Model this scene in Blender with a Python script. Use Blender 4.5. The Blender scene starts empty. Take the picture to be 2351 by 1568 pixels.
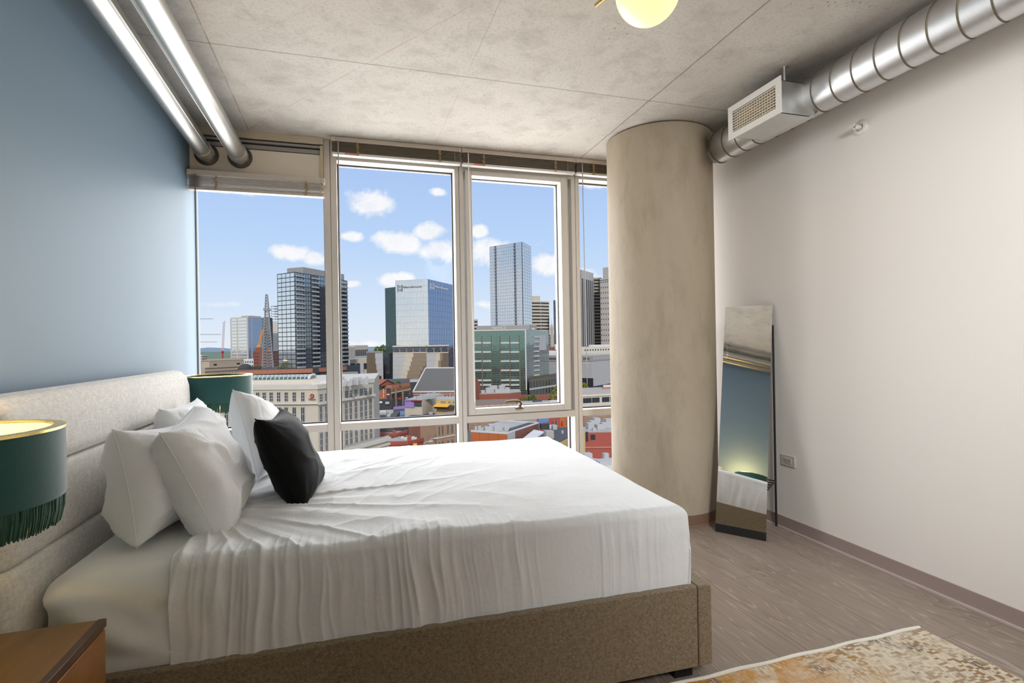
import bpy, bmesh, math, random
from mathutils import Vector, Matrix, noise as mnoise
random.seed(7)
R = math.radians
SC = bpy.context.scene
COL = SC.collection
W, H, F = 2351.0, 1568.0, 1200.0
CAM = Vector((0, 0, 1.335))

# ------------------------------------------------------------------ camera basis
_y, _r, _p = R(16.6), R(0.99), R(0.1)
FW = Vector((math.sin(_y)*math.cos(_p), math.cos(_y)*math.cos(_p), math.sin(_p)))
_rt0 = Vector((math.cos(_y), -math.sin(_y), 0)); _up0 = _rt0.cross(FW)
RT = math.cos(_r)*_rt0 - math.sin(_r)*_up0
UP = math.sin(_r)*_rt0 + math.cos(_r)*_up0
def ray(px, py): return FW + RT*((px-W/2)/F) - UP*((py-H/2)/F)
def onX(px, py, x): r = ray(px, py); return CAM + r*(x/r.x)
def onY(px, py, y): r = ray(px, py); return CAM + r*(y/r.y)
def onZ(px, py, z): r = ray(px, py); return CAM + r*((z-CAM.z)/r.z)

# ------------------------------------------------------------------ mesh builder
class MB:
    def __init__(self): self.v = []; self.f = []; self.mi = []
    def add(self, vs, fs, mi=0):
        n = len(self.v); self.v += [tuple(q) for q in vs]
        self.f += [tuple(i+n for i in g) for g in fs]; self.mi += [mi]*len(fs)
        return self
    def box(self, x0, x1, y0, y1, z0, z1, mi=0):
        vs = [(x0,y0,z0),(x1,y0,z0),(x1,y1,z0),(x0,y1,z0),(x0,y0,z1),(x1,y0,z1),(x1,y1,z1),(x0,y1,z1)]
        return self.add(vs, [(3,2,1,0),(4,5,6,7),(0,1,5,4),(1,2,6,5),(2,3,7,6),(3,0,4,7)], mi)
    def obox(self, o, ax, ay, az, mi=0):
        o, ax, ay, az = Vector(o), Vector(ax), Vector(ay), Vector(az)
        vs = [o, o+ax, o+ax+ay, o+ay, o+az, o+ax+az, o+ax+ay+az, o+ay+az]
        fs = [(3,2,1,0),(4,5,6,7),(0,1,5,4),(1,2,6,5),(2,3,7,6),(3,0,4,7)]
        if ax.cross(ay).dot(az) < 0: fs = [g[::-1] for g in fs]
        return self.add(vs, fs, mi)
    def prism(self, pts, z0, z1, mi=0, top=True, bottom=True):
        n = len(pts)
        a = sum(pts[i][0]*pts[(i+1)%n][1]-pts[(i+1)%n][0]*pts[i][1] for i in range(n))
        if a < 0: pts = pts[::-1]
        vs = [(q[0],q[1],z0) for q in pts]+[(q[0],q[1],z1) for q in pts]
        fs = [(i,(i+1)%n,n+(i+1)%n,n+i) for i in range(n)]
        if top: fs.append(tuple(range(n,2*n)))
        if bottom: fs.append(tuple(range(n-1,-1,-1)))
        return self.add(vs, fs, mi)
    def tube(self, path, r, n=12, cap=True, mi=0, closed=False):
        P = [Vector(q) for q in path]; m = len(P); rs = r if isinstance(r,(list,tuple)) else [r]*m
        up = Vector((0,0,1)); vs = []; fs = []; prev = None
        for i in range(m):
            if closed: t = P[(i+1)%m]-P[i-1]
            else: t = P[min(i+1,m-1)]-P[max(i-1,0)]
            t.normalize()
            if prev is None:
                a = t.cross(up)
                if a.length < 1e-3: a = t.cross(Vector((1,0,0)))
            else: a = prev - t*prev.dot(t)
            a.normalize(); prev = a; b = t.cross(a)
            for k in range(n):
                g = 2*math.pi*k/n; vs.append(P[i]+(a*math.cos(g)+b*math.sin(g))*rs[i])
        rng = m if closed else m-1
        for i in range(rng):
            j = (i+1)%m
            for k in range(n): fs.append((i*n+k, i*n+(k+1)%n, j*n+(k+1)%n, j*n+k))
        if cap and not closed:
            fs.append(tuple(range(n-1,-1,-1))); fs.append(tuple(range((m-1)*n,m*n)))
        return self.add(vs, fs, mi)
    def lathe(self, prof, c=(0,0,0), n=32, ax='z', mi=0):
        vs = []; fs = []; m = len(prof); c = Vector(c)
        for (r, h) in prof:
            for k in range(n):
                g = 2*math.pi*k/n; a, b = r*math.cos(g), r*math.sin(g)
                q = {'z':(a,b,h),'x':(h,a,b),'y':(b,h,a)}[ax]; vs.append(c+Vector(q))
        for i in range(m-1):
            for k in range(n): fs.append((i*n+k,i*n+(k+1)%n,(i+1)*n+(k+1)%n,(i+1)*n+k))
        return self.add(vs, fs, mi)
    def grid(self, fn, nu, nv, mi=0, flip=False):
        vs = [fn(i/nu, j/nv) for j in range(nv+1) for i in range(nu+1)]
        fs = []
        for j in range(nv):
            for i in range(nu):
                a = j*(nu+1)+i; g = (a,a+1,a+nu+2,a+nu+1); fs.append(g[::-1] if flip else g)
        return self.add(vs, fs, mi)
    def sphere(self, c, r, nu=24, nv=14, mi=0, sq=(1,1,1)):
        c = Vector(c)
        def fn(u, v):
            a = 2*math.pi*u; b = math.pi*v
            return c+Vector((r*sq[0]*math.sin(b)*math.cos(a), r*sq[1]*math.sin(b)*math.sin(a), -r*sq[2]*math.cos(b)))
        return self.grid(fn, nu, nv, mi)
    def build(self, name, mat, parent=None, smooth=None, bevel=0, seg=2, sub=0, merge=False):
        me = bpy.data.meshes.new(name); me.from_pydata(self.v, [], self.f)
        mats = mat if isinstance(mat,(list,tuple)) else [mat]
        for q in mats: me.materials.append(q)
        if len(mats) > 1:
            for p, i in zip(me.polygons, self.mi): p.material_index = i
        if merge:
            bm = bmesh.new(); bm.from_mesh(me); bmesh.ops.remove_doubles(bm, verts=bm.verts, dist=1e-5); bm.to_mesh(me); bm.free()
        me.update()
        if smooth is not None:
            for p in me.polygons: p.use_smooth = True
            if smooth < 180: me.set_sharp_from_angle(angle=R(smooth))
        o = bpy.data.objects.new(name, me); COL.objects.link(o)
        if parent: o.parent = parent
        if bevel:
            b = o.modifiers.new('bevel','BEVEL'); b.width = bevel; b.segments = seg; b.limit_method = 'ANGLE'; b.angle_limit = R(35)
            for p in me.polygons: p.use_smooth = True
            me.set_sharp_from_angle(angle=R(50))
        if sub:
            s = o.modifiers.new('sub','SUBSURF'); s.levels = s.render_levels = sub
        return o

def tag(o, label=None, cat=None, group=None, kind=None):
    if label: o['label'] = label
    if cat: o['category'] = cat
    if group: o['group'] = group
    if kind: o['kind'] = kind
    return o
def thing(name, label, cat, loc=(0,0,0), group=None, kind=None):
    o = bpy.data.objects.new(name, None); COL.objects.link(o); o.location = loc; o.empty_display_size = .1
    return tag(o, label, cat, group, kind)
def off(mb, loc):                      # shift a builder's vertices so they are local to a thing standing at loc
    mb.v = [(q[0]-loc[0], q[1]-loc[1], q[2]-loc[2]) for q in mb.v]; return mb

# ------------------------------------------------------------------ materials
class NT:
    def __init__(self, mat): self.t = mat.node_tree; self.n = self.t.nodes; self.l = self.t.links
    def node(self, typ, **kw):
        nd = self.n.new(typ)
        for k, v in kw.items():
            if k.startswith('i_'):
                s = nd.inputs[int(k[2:])] if k[2:].isdigit() else nd.inputs[k[2:].replace('_',' ')]
                if hasattr(v, 'is_linked'): self.l.new(v, s)
                else: s.default_value = v
            else: setattr(nd, k, v)
        return nd
    def math(self, op, a, b=0.0, c=None, clamp=False):
        nd = self.n.new('ShaderNodeMath'); nd.operation = op; nd.use_clamp = clamp
        for i, v in enumerate((a, b) if c is None else (a, b, c)):
            if hasattr(v, 'is_linked'): self.l.new(v, nd.inputs[i])
            else: nd.inputs[i].default_value = v
        return nd.outputs[0]
    def mix(self, f, a, b, mode='MIX'):
        nd = self.n.new('ShaderNodeMix'); nd.data_type = 'RGBA'; nd.blend_type = mode
        for s, v in ((nd.inputs[0], f), (nd.inputs[6], a), (nd.inputs[7], b)):
            if hasattr(v, 'is_linked'): self.l.new(v, s)
            else: s.default_value = v if not isinstance(v, tuple) or len(v) == 4 else (*v, 1)
        return nd.outputs[2]
    def ramp(self, f, stops, interp='LINEAR'):
        nd = self.n.new('ShaderNodeValToRGB'); cr = nd.color_ramp; cr.interpolation = interp
        while len(cr.elements) < len(stops): cr.elements.new(.5)
        for e, (p, c) in zip(cr.elements, stops):
            e.position = p; e.color = (*c, 1) if len(c) == 3 else c
        self.l.new(f, nd.inputs[0]); return nd.outputs[0]
    def coord(self, scale=(1,1,1), rot=(0,0,0), loc=(0,0,0), src='Object'):
        tc = self.n.new('ShaderNodeTexCoord'); mp = self.n.new('ShaderNodeMapping')
        mp.inputs['Scale'].default_value = scale; mp.inputs['Rotation'].default_value = rot; mp.inputs['Location'].default_value = loc
        self.l.new(tc.outputs[src], mp.inputs[0]); return mp.outputs[0]
    def noise(self, vec, scale=5, detail=4, rough=.55, dist=0):
        return self.node('ShaderNodeTexNoise', i_Vector=vec, i_Scale=scale, i_Detail=detail, i_Roughness=rough, i_Distortion=dist).outputs[0]

def C4(c): return (*c, 1) if len(c) == 3 else c
def new_mat(name):
    m = bpy.data.materials.new(name); m.use_nodes = True; nt = NT(m)
    return m, nt, nt.n['Principled BSDF']
def M(name, col, rough=.55, metal=0, var=.08, vscale=6, bump=0, bscale=60, stretch=(1,1,1), spec=.5, sheen=0, emit=None, coat=0):
    m, nt, b = new_mat(name)
    vec = nt.coord(stretch)
    n = nt.noise(vec, vscale, 5)
    f = nt.math('MULTIPLY_ADD', n, 2*var, 1-var)
    cc = nt.node('ShaderNodeVectorMath', operation='SCALE'); cc.inputs[0].default_value = col[:3]; nt.l.new(f, cc.inputs['Scale'])
    nt.l.new(cc.outputs[0], b.inputs['Base Color'])
    b.inputs['Roughness'].default_value = rough; b.inputs['Metallic'].default_value = metal
    b.inputs['Specular IOR Level'].default_value = spec
    if sheen: b.inputs['Sheen Weight'].default_value = sheen; b.inputs['Sheen Roughness'].default_value = .4
    if coat: b.inputs['Coat Weight'].default_value = coat
    if bump:
        n2 = nt.noise(vec, bscale, 3)
        bp = nt.node('ShaderNodeBump', i_Strength=bump, i_Height=n2, i_Distance=.01)
        nt.l.new(bp.outputs[0], b.inputs['Normal'])
    if emit: b.inputs['Emission Color'].default_value = C4(emit[0]); b.inputs['Emission Strength'].default_value = emit[1]
    return m

def mat_concrete(name, c0, c1, dark, joints=(), lines=(), scale=1.0, pits=.5, vert=False, rough=.8, fk=.5):
    m, nt, b = new_mat(name)
    v = nt.coord((1,1,.35) if vert else (1,1,1))
    big = nt.noise(v, 1.3*scale, 6, .6, .6); mid = nt.noise(v, 6*scale, 6, .65, .3); fine = nt.noise(v, 60*scale, 4, .7)
    col = nt.mix(nt.ramp(big, [(.3,(0,0,0)),(.7,(1,1,1))]), c0, c1)
    col = nt.mix(nt.math('MULTIPLY', nt.ramp(mid, [(.48,(0,0,0)),(.74,(1,1,1))]), .55), col, dark)
    col = nt.mix(nt.math('MULTIPLY', nt.ramp(fine, [(.5,(0,0,0)),(.72,(1,1,1))]), fk), col, dark)
    # small dark pits gathered in patches
    vo = nt.node('ShaderNodeTexVoronoi', i_Vector=v, i_Scale=34*scale)
    pit = nt.ramp(vo.outputs['Distance'], [(.10,(1,1,1)),(.2,(0,0,0))])
    patch = nt.ramp(nt.noise(v, 2.2*scale, 3, .5), [(.52,(0,0,0)),(.68,(1,1,1))])
    pr = nt.ramp(vo.outputs['Color'], [(.55,(0,0,0)),(.6,(1,1,1))])
    pf = nt.math('MULTIPLY', nt.math('MULTIPLY', pit, patch), nt.math('MULTIPLY', pr, pits))
    col = nt.mix(pf, col, (.06,.05,.04))
    if joints or lines:
        tc = nt.node('ShaderNodeTexCoord'); sp = nt.node('ShaderNodeSeparateXYZ', i_0=tc.outputs['Object'])
        wob = nt.math('MULTIPLY', nt.math('SUBTRACT', nt.noise(v, 9, 4), .5), .012)
        for (ax, val, w, a) in joints:
            d = nt.math('ABSOLUTE', nt.math('SUBTRACT', nt.math('ADD', sp.outputs[ax], wob), val))
            f = nt.math('SUBTRACT', 1, nt.math('DIVIDE', d, w), clamp=True)
            col = nt.mix(nt.math('MULTIPLY', nt.math('POWER', f, .5), a), col, (.16,.13,.1))
        for (p, q, w, cl, a) in lines:
            dx, dy = q[0]-p[0], q[1]-p[1]; L = math.hypot(dx, dy); nx, ny = -dy/L, dx/L
            s = nt.math('ADD', nt.math('MULTIPLY', sp.outputs[0], nx), nt.math('MULTIPLY', sp.outputs[1], ny))
            d = nt.math('ABSOLUTE', nt.math('SUBTRACT', s, p[0]*nx+p[1]*ny))
            f = nt.math('SUBTRACT', 1, nt.math('DIVIDE', d, w), clamp=True)
            t = nt.math('ADD', nt.math('MULTIPLY', sp.outputs[0], dx/L), nt.math('MULTIPLY', sp.outputs[1], dy/L))
            t0 = p[0]*dx/L+p[1]*dy/L
            inn = nt.math('MULTIPLY', nt.math('GREATER_THAN', t, t0), nt.math('LESS_THAN', t, t0+L))
            brk = nt.ramp(nt.noise(v, 5, 3), [(.35,(.2,.2,.2)),(.6,(1,1,1))])
            col = nt.mix(nt.math('MULTIPLY', nt.math('MULTIPLY', nt.math('MULTIPLY', f, inn), brk), a), col, cl)
    nt.l.new(col, b.inputs['Base Color']); b.inputs['Roughness'].default_value = rough
    h = nt.math('ADD', nt.math('MULTIPLY', mid, .6), nt.math('MULTIPLY', fine, .4))
    bp = nt.node('ShaderNodeBump', i_Strength=.12, i_Height=h, i_Distance=.01); nt.l.new(bp.outputs[0], b.inputs['Normal'])
    return m

def mat_floor():
    m, nt, b = new_mat('vinyl_plank')
    v = nt.coord(rot=(0,0,R(90)))
    br = nt.node('ShaderNodeTexBrick', i_Vector=v, i_Scale=1.0, i_Mortar_Size=.0012, i_Brick_Width=1.22, i_Row_Height=.152, i_Bias=0.0, i_Mortar_Smooth=.1)
    br.offset = .37; br.inputs['Color1'].default_value = (0,0,0,1); br.inputs['Color2'].default_value = (1,1,1,1); br.inputs['Mortar'].default_value = (.5,.5,.5,1)
    pl = br.outputs['Color']
    sh = nt.node('ShaderNodeVectorMath', operation='SCALE', i_0=pl); sh.inputs['Scale'].default_value = 7.3
    vv = nt.node('ShaderNodeVectorMath', operation='ADD', i_0=nt.coord((1,1,1)), i_1=sh.outputs[0])
    mp = nt.node('ShaderNodeMapping', i_Vector=vv.outputs[0]); mp.inputs['Scale'].default_value = (8.0,.5,1)
    # cathedral grain: contour lines of a stretched noise field
    fld = nt.noise(mp.outputs[0], 1.1, 2, .4, .15)
    rings = nt.math('FRACT', nt.math('MULTIPLY', fld, 30))
    rg = nt.ramp(rings, [(0,(0,0,0)),(.12,(1,1,1)),(.3,(.25,.25,.25)),(1,(0,0,0))])
    mp2 = nt.node('ShaderNodeMapping', i_Vector=vv.outputs[0]); mp2.inputs['Scale'].default_value = (60,1.6,1)
    fib = nt.noise(mp2.outputs[0], 1.5, 5, .7)
    mp3 = nt.node('ShaderNodeMapping', i_Vector=vv.outputs[0]); mp3.inputs['Scale'].default_value = (9,.5,1)
    strk = nt.noise(mp3.outputs[0], 1.4, 4, .6)
    base = nt.mix(strk, (.105,.074,.058), (.275,.21,.17))
    base = nt.mix(nt.math('MULTIPLY', pl, .45), base, (.27,.208,.168))
    base = nt.mix(nt.math('MULTIPLY', rg, .62), base, (.46,.385,.315))
    base = nt.mix(nt.math('MULTIPLY', nt.ramp(fib, [(.4,(0,0,0)),(.75,(1,1,1))]), .35), base, (.33,.265,.215))
    base = nt.mix(nt.math('MULTIPLY', br.outputs['Fac'], .7), base, (.07,.05,.04))
    nt.l.new(base, b.inputs['Base Color']); b.inputs['Roughness'].default_value = .42
    bp = nt.node('ShaderNodeBump', i_Strength=.06, i_Height=nt.math('SUBTRACT', fib, nt.math('MULTIPLY', br.outputs['Fac'], 2)), i_Distance=.004); nt.l.new(bp.outputs[0], b.inputs['Normal'])
    return m

def mat_linen(name, c0, c1, sc=1.0):
    m, nt, b = new_mat(name)
    a = nt.noise(nt.coord((150*sc,40*sc,150*sc)), 1, 3, .7); c = nt.noise(nt.coord((40*sc,150*sc,40*sc)), 1, 3, .7)
    d = nt.noise(nt.coord((60*sc,60*sc,260*sc)), 1, 2, .6)
    f = nt.math('ADD', nt.math('MULTIPLY', nt.math('ADD', a, c), .34), nt.math('MULTIPLY', d, .32))
    nt.l.new(nt.mix(nt.ramp(f, [(.36,(0,0,0)),(.62,(1,1,1))]), c0, c1), b.inputs['Base Color'])
    b.inputs['Roughness'].default_value = .95; b.inputs['Specular IOR Level'].default_value = .15
    b.inputs['Sheen Weight'].default_value = .25
    bp = nt.node('ShaderNodeBump', i_Strength=.35, i_Height=f, i_Distance=.003); nt.l.new(bp.outputs[0], b.inputs['Normal'])
    return m

def mat_cloth(name, col, bump=.05, rough=.9, sheen=.15):
    m, nt, b = new_mat(name)
    v = nt.coord(); w = nt.noise(v, 14, 4, .6, .4); wv = nt.noise(v, 420, 2)
    nt.l.new(nt.mix(nt.math('MULTIPLY', wv, .06), col, tuple(q*.8 for q in col)), b.inputs['Base Color'])
    b.inputs['Roughness'].default_value = rough; b.inputs['Sheen Weight'].default_value = sheen; b.inputs['Specular IOR Level'].default_value = .2
    bp = nt.node('ShaderNodeBump', i_Strength=bump, i_Height=w, i_Distance=.03); nt.l.new(bp.outputs[0], b.inputs['Normal'])
    return m

def mat_metal(name, col, rough=.3, blot=.15, stretch=(1,1,1)):
    m, nt, b = new_mat(name)
    v = nt.coord(stretch); n = nt.noise(v, 9, 5, .6, .5); s = nt.noise(nt.coord((3,3,3)), 2, 4)
    nt.l.new(nt.mix(nt.math('MULTIPLY', n, blot), col, tuple(q*.45 for q in col)), b.inputs['Base Color'])
    b.inputs['Metallic'].default_value = 1
    nt.l.new(nt.math('MULTIPLY_ADD', n, .25, rough-.1), b.inputs['Roughness'])
    bp = nt.node('ShaderNodeBump', i_Strength=.05, i_Height=s, i_Distance=.01); nt.l.new(bp.outputs[0], b.inputs['Normal'])
    return m

def mat_wood(name, c0, c1, stretch=(12,1.2,12), rough=.35):
    m, nt, b = new_mat(name)
    n = nt.noise(nt.coord(stretch), 1.5, 6, .65, .8); k = nt.noise(nt.coord(tuple(q*5 for q in stretch)), 2, 3)
    f = nt.math('ADD', nt.math('MULTIPLY', n, .75), nt.math('MULTIPLY', k, .25))
    nt.l.new(nt.mix(nt.ramp(f, [(.32,(0,0,0)),(.66,(1,1,1))]), c0, c1), b.inputs['Base Color']); b.inputs['Roughness'].default_value = rough
    return m

def mat_pane(name='window_glass', tint=(1,1,1), ior=1.45, refl=1.0):
    m, nt, b = new_mat(name); nt.n.remove(b)
    out = nt.n['Material Output']
    tr = nt.node('ShaderNodeBsdfTransparent'); tr.inputs[0].default_value = C4(tint)
    gl = nt.node('ShaderNodeBsdfGlossy'); gl.inputs['Roughness'].default_value = 0.0
    fr = nt.node('ShaderNodeFresnel'); fr.inputs[0].default_value = ior
    mx = nt.node('ShaderNodeMixShader'); nt.l.new(nt.math('MULTIPLY', fr.outputs[0], refl), mx.inputs[0])
    nt.l.new(tr.outputs[0], mx.inputs[1]); nt.l.new(gl.outputs[0], mx.inputs[2]); nt.l.new(mx.outputs[0], out.inputs[0])
    return m

def mat_rug():
    m, nt, b = new_mat('woven_rug')
    v = nt.coord()
    # blocky woven cells: quantised coordinates
    def q(sx, sy):
        mp = nt.node('ShaderNodeMapping', i_Vector=v); mp.inputs['Scale'].default_value = (sx, sy, 0)
        w = nt.node('ShaderNodeVectorMath', operation='ADD', i_0=mp.outputs[0])
        nz = nt.node('ShaderNodeTexNoise', i_Vector=v, i_Scale=45.0, i_Detail=4.0)
        sc = nt.node('ShaderNodeVectorMath', operation='SCALE', i_0=nz.outputs['Color']); sc.inputs['Scale'].default_value = .9; nt.l.new(sc.outputs[0], w.inputs[1])
        fl = nt.node('ShaderNodeVectorMath', operation='FLOOR', i_0=w.outputs[0]); return fl.outputs[0], w.outputs[0]
    c1, raw1 = q(46, 95); c2, _ = q(150, 60)
    wn = nt.node('ShaderNodeTexWhiteNoise', noise_dimensions='2D', i_Vector=c1); wn2 = nt.node('ShaderNodeTexWhiteNoise', noise_dimensions='2D', i_Vector=c2)
    area = nt.noise(v, 2.1, 3, .6, .6); area2 = nt.noise(nt.coord(loc=(5,2,0)), 3.3, 4, .6, .8); area3 = nt.noise(nt.coord(loc=(9,7,0)), 5.0, 4, .65, .8)
    col = nt.mix(wn2.outputs[0], (.56,.48,.37), (.68,.60,.48))
    col = nt.mix(nt.math('MULTIPLY', nt.math('GREATER_THAN', wn2.outputs[0], .72), .7), col, (.42,.36,.28))
    g = nt.math('MULTIPLY', nt.ramp(area, [(.42,(0,0,0)),(.60,(1,1,1))]), nt.math('GREATER_THAN', wn.outputs[0], .60))
    col = nt.mix(nt.math('MULTIPLY', g, .85), col, (.24,.135,.055))
    o = nt.math('MULTIPLY', nt.ramp(area2, [(.52,(0,0,0)),(.62,(1,1,1))]), nt.math('GREATER_THAN', wn2.outputs[0], .52))
    col = nt.mix(nt.math('MULTIPLY', o, .75), col, (.40,.235,.06))
    k = nt.math('MULTIPLY', nt.ramp(area3, [(.56,(0,0,0)),(.64,(1,1,1))]), nt.math('GREATER_THAN', wn2.outputs[0], .40))
    col = nt.mix(nt.math('MULTIPLY', k, .8), col, (.10,.09,.085))
    sp = nt.node('ShaderNodeSeparateXYZ', i_0=v)
    og = nt.node('ShaderNodeMapRange', i_0=sp.outputs[0]); og.inputs[1].default_value = .75; og.inputs[2].default_value = .1; og.inputs[3].default_value = 0; og.inputs[4].default_value = 1
    ogf = nt.math('MULTIPLY', nt.math('MULTIPLY', og.outputs[0], nt.ramp(nt.noise(v, 7, 4), [(.4,(0,0,0)),(.55,(1,1,1))])), .9)
    col = nt.mix(ogf, col, (.50,.22,.02))
    nt.l.new(col, b.inputs['Base Color']); b.inputs['Roughness'].default_value = .95; b.inputs['Specular IOR Level'].default_value = .1
    bp = nt.node('ShaderNodeBump', i_Strength=.5, i_Height=nt.noise(v, 320, 2), i_Distance=.004); nt.l.new(bp.outputs[0], b.inputs['Normal'])
    return m
def wloc(o):
    v = Vector((0,0,0))
    while o: v = v + o.location; o = o.parent
    return v
def part(mb, name, mat, parent=None, **k):
    if parent: off(mb, wloc(parent))
    return mb.build(name, mat, parent, **k)

# ------------------------------------------------------------------ room materials
m_blue = M('blue_paint', (.155,.228,.298), .55, var=.03, vscale=3, bump=.03, bscale=140, spec=.28)
m_white = M('offwhite_paint', (.80,.755,.705), .7, var=.015, vscale=2, bump=.03, bscale=160)
m_ceil = mat_concrete('board_marked_concrete', (.635,.60,.55), (.52,.485,.435), (.31,.275,.235),
    joints=((0,1.862,.006,.8),(1,3.01,.005,.75)),
    lines=((tuple(onZ(436,0,2.9))[:2],tuple(onZ(570,298,2.9))[:2],.005,(.12,.10,.08),.8),((-.70,4.1),(.55,2.35),.004,(.42,.17,.09),.75),((.62,4.1),(.66,2.2),.004,(.3,.24,.2),.6),((.75,3.95),(1.75,3.35),.004,(.45,.22,.14),.6),((-.55,2.95),(.1,2.3),.003,(.4,.2,.12),.4)), pits=.9)
m_col = mat_concrete('column_concrete', (.47,.40,.305), (.36,.29,.205), (.25,.195,.13), scale=.9, pits=.25, vert=True, rough=.65, fk=.12)
m_floor = mat_floor()
m_base = M('brown_cove_base', (.33,.255,.23), .4, var=.04)
m_alu = M('painted_aluminium', (.64,.60,.55), .38, var=.03, vscale=3, spec=.5)
m_gasket = M('dark_gasket', (.03,.03,.035), .6)
m_panel = M('spandrel_panel', (.82,.75,.65), .55, var=.04)
m_pane = mat_pane(refl=.10)
m_galv = mat_metal('galvanised_steel', (.80,.80,.79), .33, .25)
m_galv2 = mat_metal('polished_galvanised', (.56,.555,.53), .36, .25)
m_black = M('black_metal', (.008,.008,.008), .45)
m_brass = mat_metal('brass', (.85,.60,.25), .22, .1)
m_plastic = M('white_plastic', (.72,.69,.63), .4, var=.02)
m_ivory = M('ivory_plastic', (.58,.53,.46), .45, var=.02)
m_darkslot = M('dark_slot', (.02,.018,.015), .7)

# ------------------------------------------------------------------ room shell
XL, XR, YB, YW, ZC = -1.11, 2.862, -1.7, 4.38, 2.9
def shell(name, mb, mat, label, cat, **k): return tag(mb.build(name, mat, **k), label, cat, kind='structure')
shell('floor', MB().box(XL-.2, XR+.2, YB-.2, YW, -.25, 0), m_floor, 'brown wood plank floor of the bedroom', 'floor')
shell('ceiling', MB().box(XL-.2, XR+.2, YB-.2, YW, ZC, ZC+.25), m_ceil, 'raw concrete ceiling with form joints', 'ceiling')
shell('wall_left', MB().box(XL-.2, XL, YB-.2, YW, 0, ZC), m_blue, 'slate blue painted wall behind the headboard', 'wall')
shell('wall_right', MB().box(XR, XR+.2, YB-.2, YW, 0, ZC), m_white, 'off-white wall on the right', 'wall')
shell('wall_back', MB().box(XL-.2, XR+.2, YB-.2, YB, 0, ZC), m_white, 'off-white wall facing the windows', 'wall')
CX, CY, CR = 2.303, 3.607, .40
def ring(r, z): return (r, z)
shell('column', MB().lathe([(0,0),(CR,0),(CR,1.45),(CR,ZC-.012),(CR-.02,ZC),(0,ZC)], (CX,CY,0), 96), m_col, 'round concrete column beside the windows', 'column', smooth=40)
shell('baseboard_right', MB().box(XR-.008, XR, YB, 4.2, 0, .083).prism([(XR-.008,YB),(XR-.008,4.2),(XR-.022,4.2),(XR-.022,YB)], 0, .009, 1), [m_base, M('cove_toe_highlight', (.50,.42,.40), .35, var=.04)], 'brown rubber baseboard along the right wall', 'baseboard')  # lighter toe colour paints in the highlight along the floor
shell('baseboard_left', MB().box(XL, XL+.008, YB, 4.15, 0, .083), m_base, 'brown rubber baseboard along the blue wall', 'baseboard')
shell('baseboard_column', MB().lathe([(CR,.08),(CR+.006,.08),(CR+.007,.012),(CR+.02,.0),(CR,.0)], (CX,CY,0), 96), M('column_cove_base', (.20,.12,.08), .4, var=.04), 'brown rubber base around the column', 'baseboard', smooth=40)

# ------------------------------------------------------------------ windows
YF, YG, YO = 4.2, 4.315, 4.37
def winframe(x0, x1, mull, ztop=2.752, zt0=.682, zt1=.737):
    f = MB()
    f.box(x0, x1, YF, YO, zt0, zt1)                      # transom
    f.box(x0, x1, YF, YO, .0, .13)                       # sill
    f.box(x0, x1, YF, YO, ztop, ZC)                      # head
    return f
def mullion(x0, x1):
    xm = (x0+x1)/2
    return MB().box(x0, xm-.002, YF, YO, 0, ZC).box(xm-.002, xm+.002, YF+.012, YO, 0, ZC).box(xm+.002, x1, YF, YO, 0, ZC)
def gasket(x0, x1, z0, z1, w=.009, y=None):
    y = YG-.012 if y is None else y
    return MB().box(x0, x0+w, y, y+.02, z0, z1).box(x1-w, x1, y, y+.02, z0, z1).box(x0, x1, y, y+.02, z0, z0+w).box(x0, x1, y, y+.02, z1-w, z1)
def window(n, x0, x1, label, mull=None, ztop=2.752):
    w = thing('window_%d' % n, label, 'window', ((x0+x1)/2, YF, 0), kind='structure')
    if mull: part(mullion(*mull), 'mullion', m_alu, w, bevel=.003)
    part(winframe(x0, x1, mull, ztop), 'window_frame', m_alu, w, bevel=.003)
    part(MB().box(x0, x1, YG, YG+.006, .13, .682), 'lower_pane', m_pane, w)
    part(gasket(x0, x1, .13, .682), 'gasket', m_gasket, w)
    return w
w1 = window(1, XL, -.217, 'left window under the beige panel', None, 2.535)
part(MB().box(XL, -.217, YG, YG+.006, .737, 2.535), 'upper_pane', m_pane, w1); part(gasket(XL, -.217, .737, 2.535), 'gasket', m_gasket, w1)
w2 = window(2, -.123, .788, 'wide fixed window left of the casement', (-.217, -.123))
part(MB().box(-.123, .788, YG, YG+.006, .737, 2.752), 'upper_pane', m_pane, w2); part(gasket(-.123, .788, .737, 2.752), 'gasket', m_gasket, w2)
w3 = window(3, .858, 1.812, 'casement window with a bronze handle', (.788, .858))
sx0, sx1, sz0, sz1 = .874, 1.795, .744, 2.752
sash = MB().box(sx0, .930, YF-.006, YO-.01, sz0, sz1).box(1.712, 1.772, YF-.006, YO-.01, sz0, sz1).box(.930, 1.712, YF-.006, YO-.01, sz0, .795).box(.930, 1.712, YF-.006, YO-.01, 2.712, sz1)
sash.box(1.772, sx1, YF+.03, YO-.01, sz0, sz1)
s3 = part(sash, 'sash', m_alu, w3, bevel=.003)
part(MB().box(.930, 1.712, YG-.02, YG-.014, .795, 2.712), 'upper_pane', m_pane, w3); part(gasket(.930, 1.712, .795, 2.712, .006, YG-.03), 'gasket', m_gasket, w3)
hb = M('bronze_handle', (.15,.095,.05), .35, metal=.7)
hx = onY(1193, 925, YF-.02)
hd = MB().lathe([(0,-.008),(.036,-.008),(.038,.0),(.028,.010),(0,.012)], (hx.x, YF-.018, .789), 20).tube([(hx.x,YF-.02,.80),(hx.x+.012,YF-.03,.825),(hx.x-.002,YF-.035,.842),(hx.x-.06,YF-.037,.848),(hx.x-.115,YF-.035,.846),(hx.x-.128,YF-.033,.838)], [.011,.011,.01,.009,.008,.007], 10)
part(hd, 'casement_handle', hb, w3, smooth=50)
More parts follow.
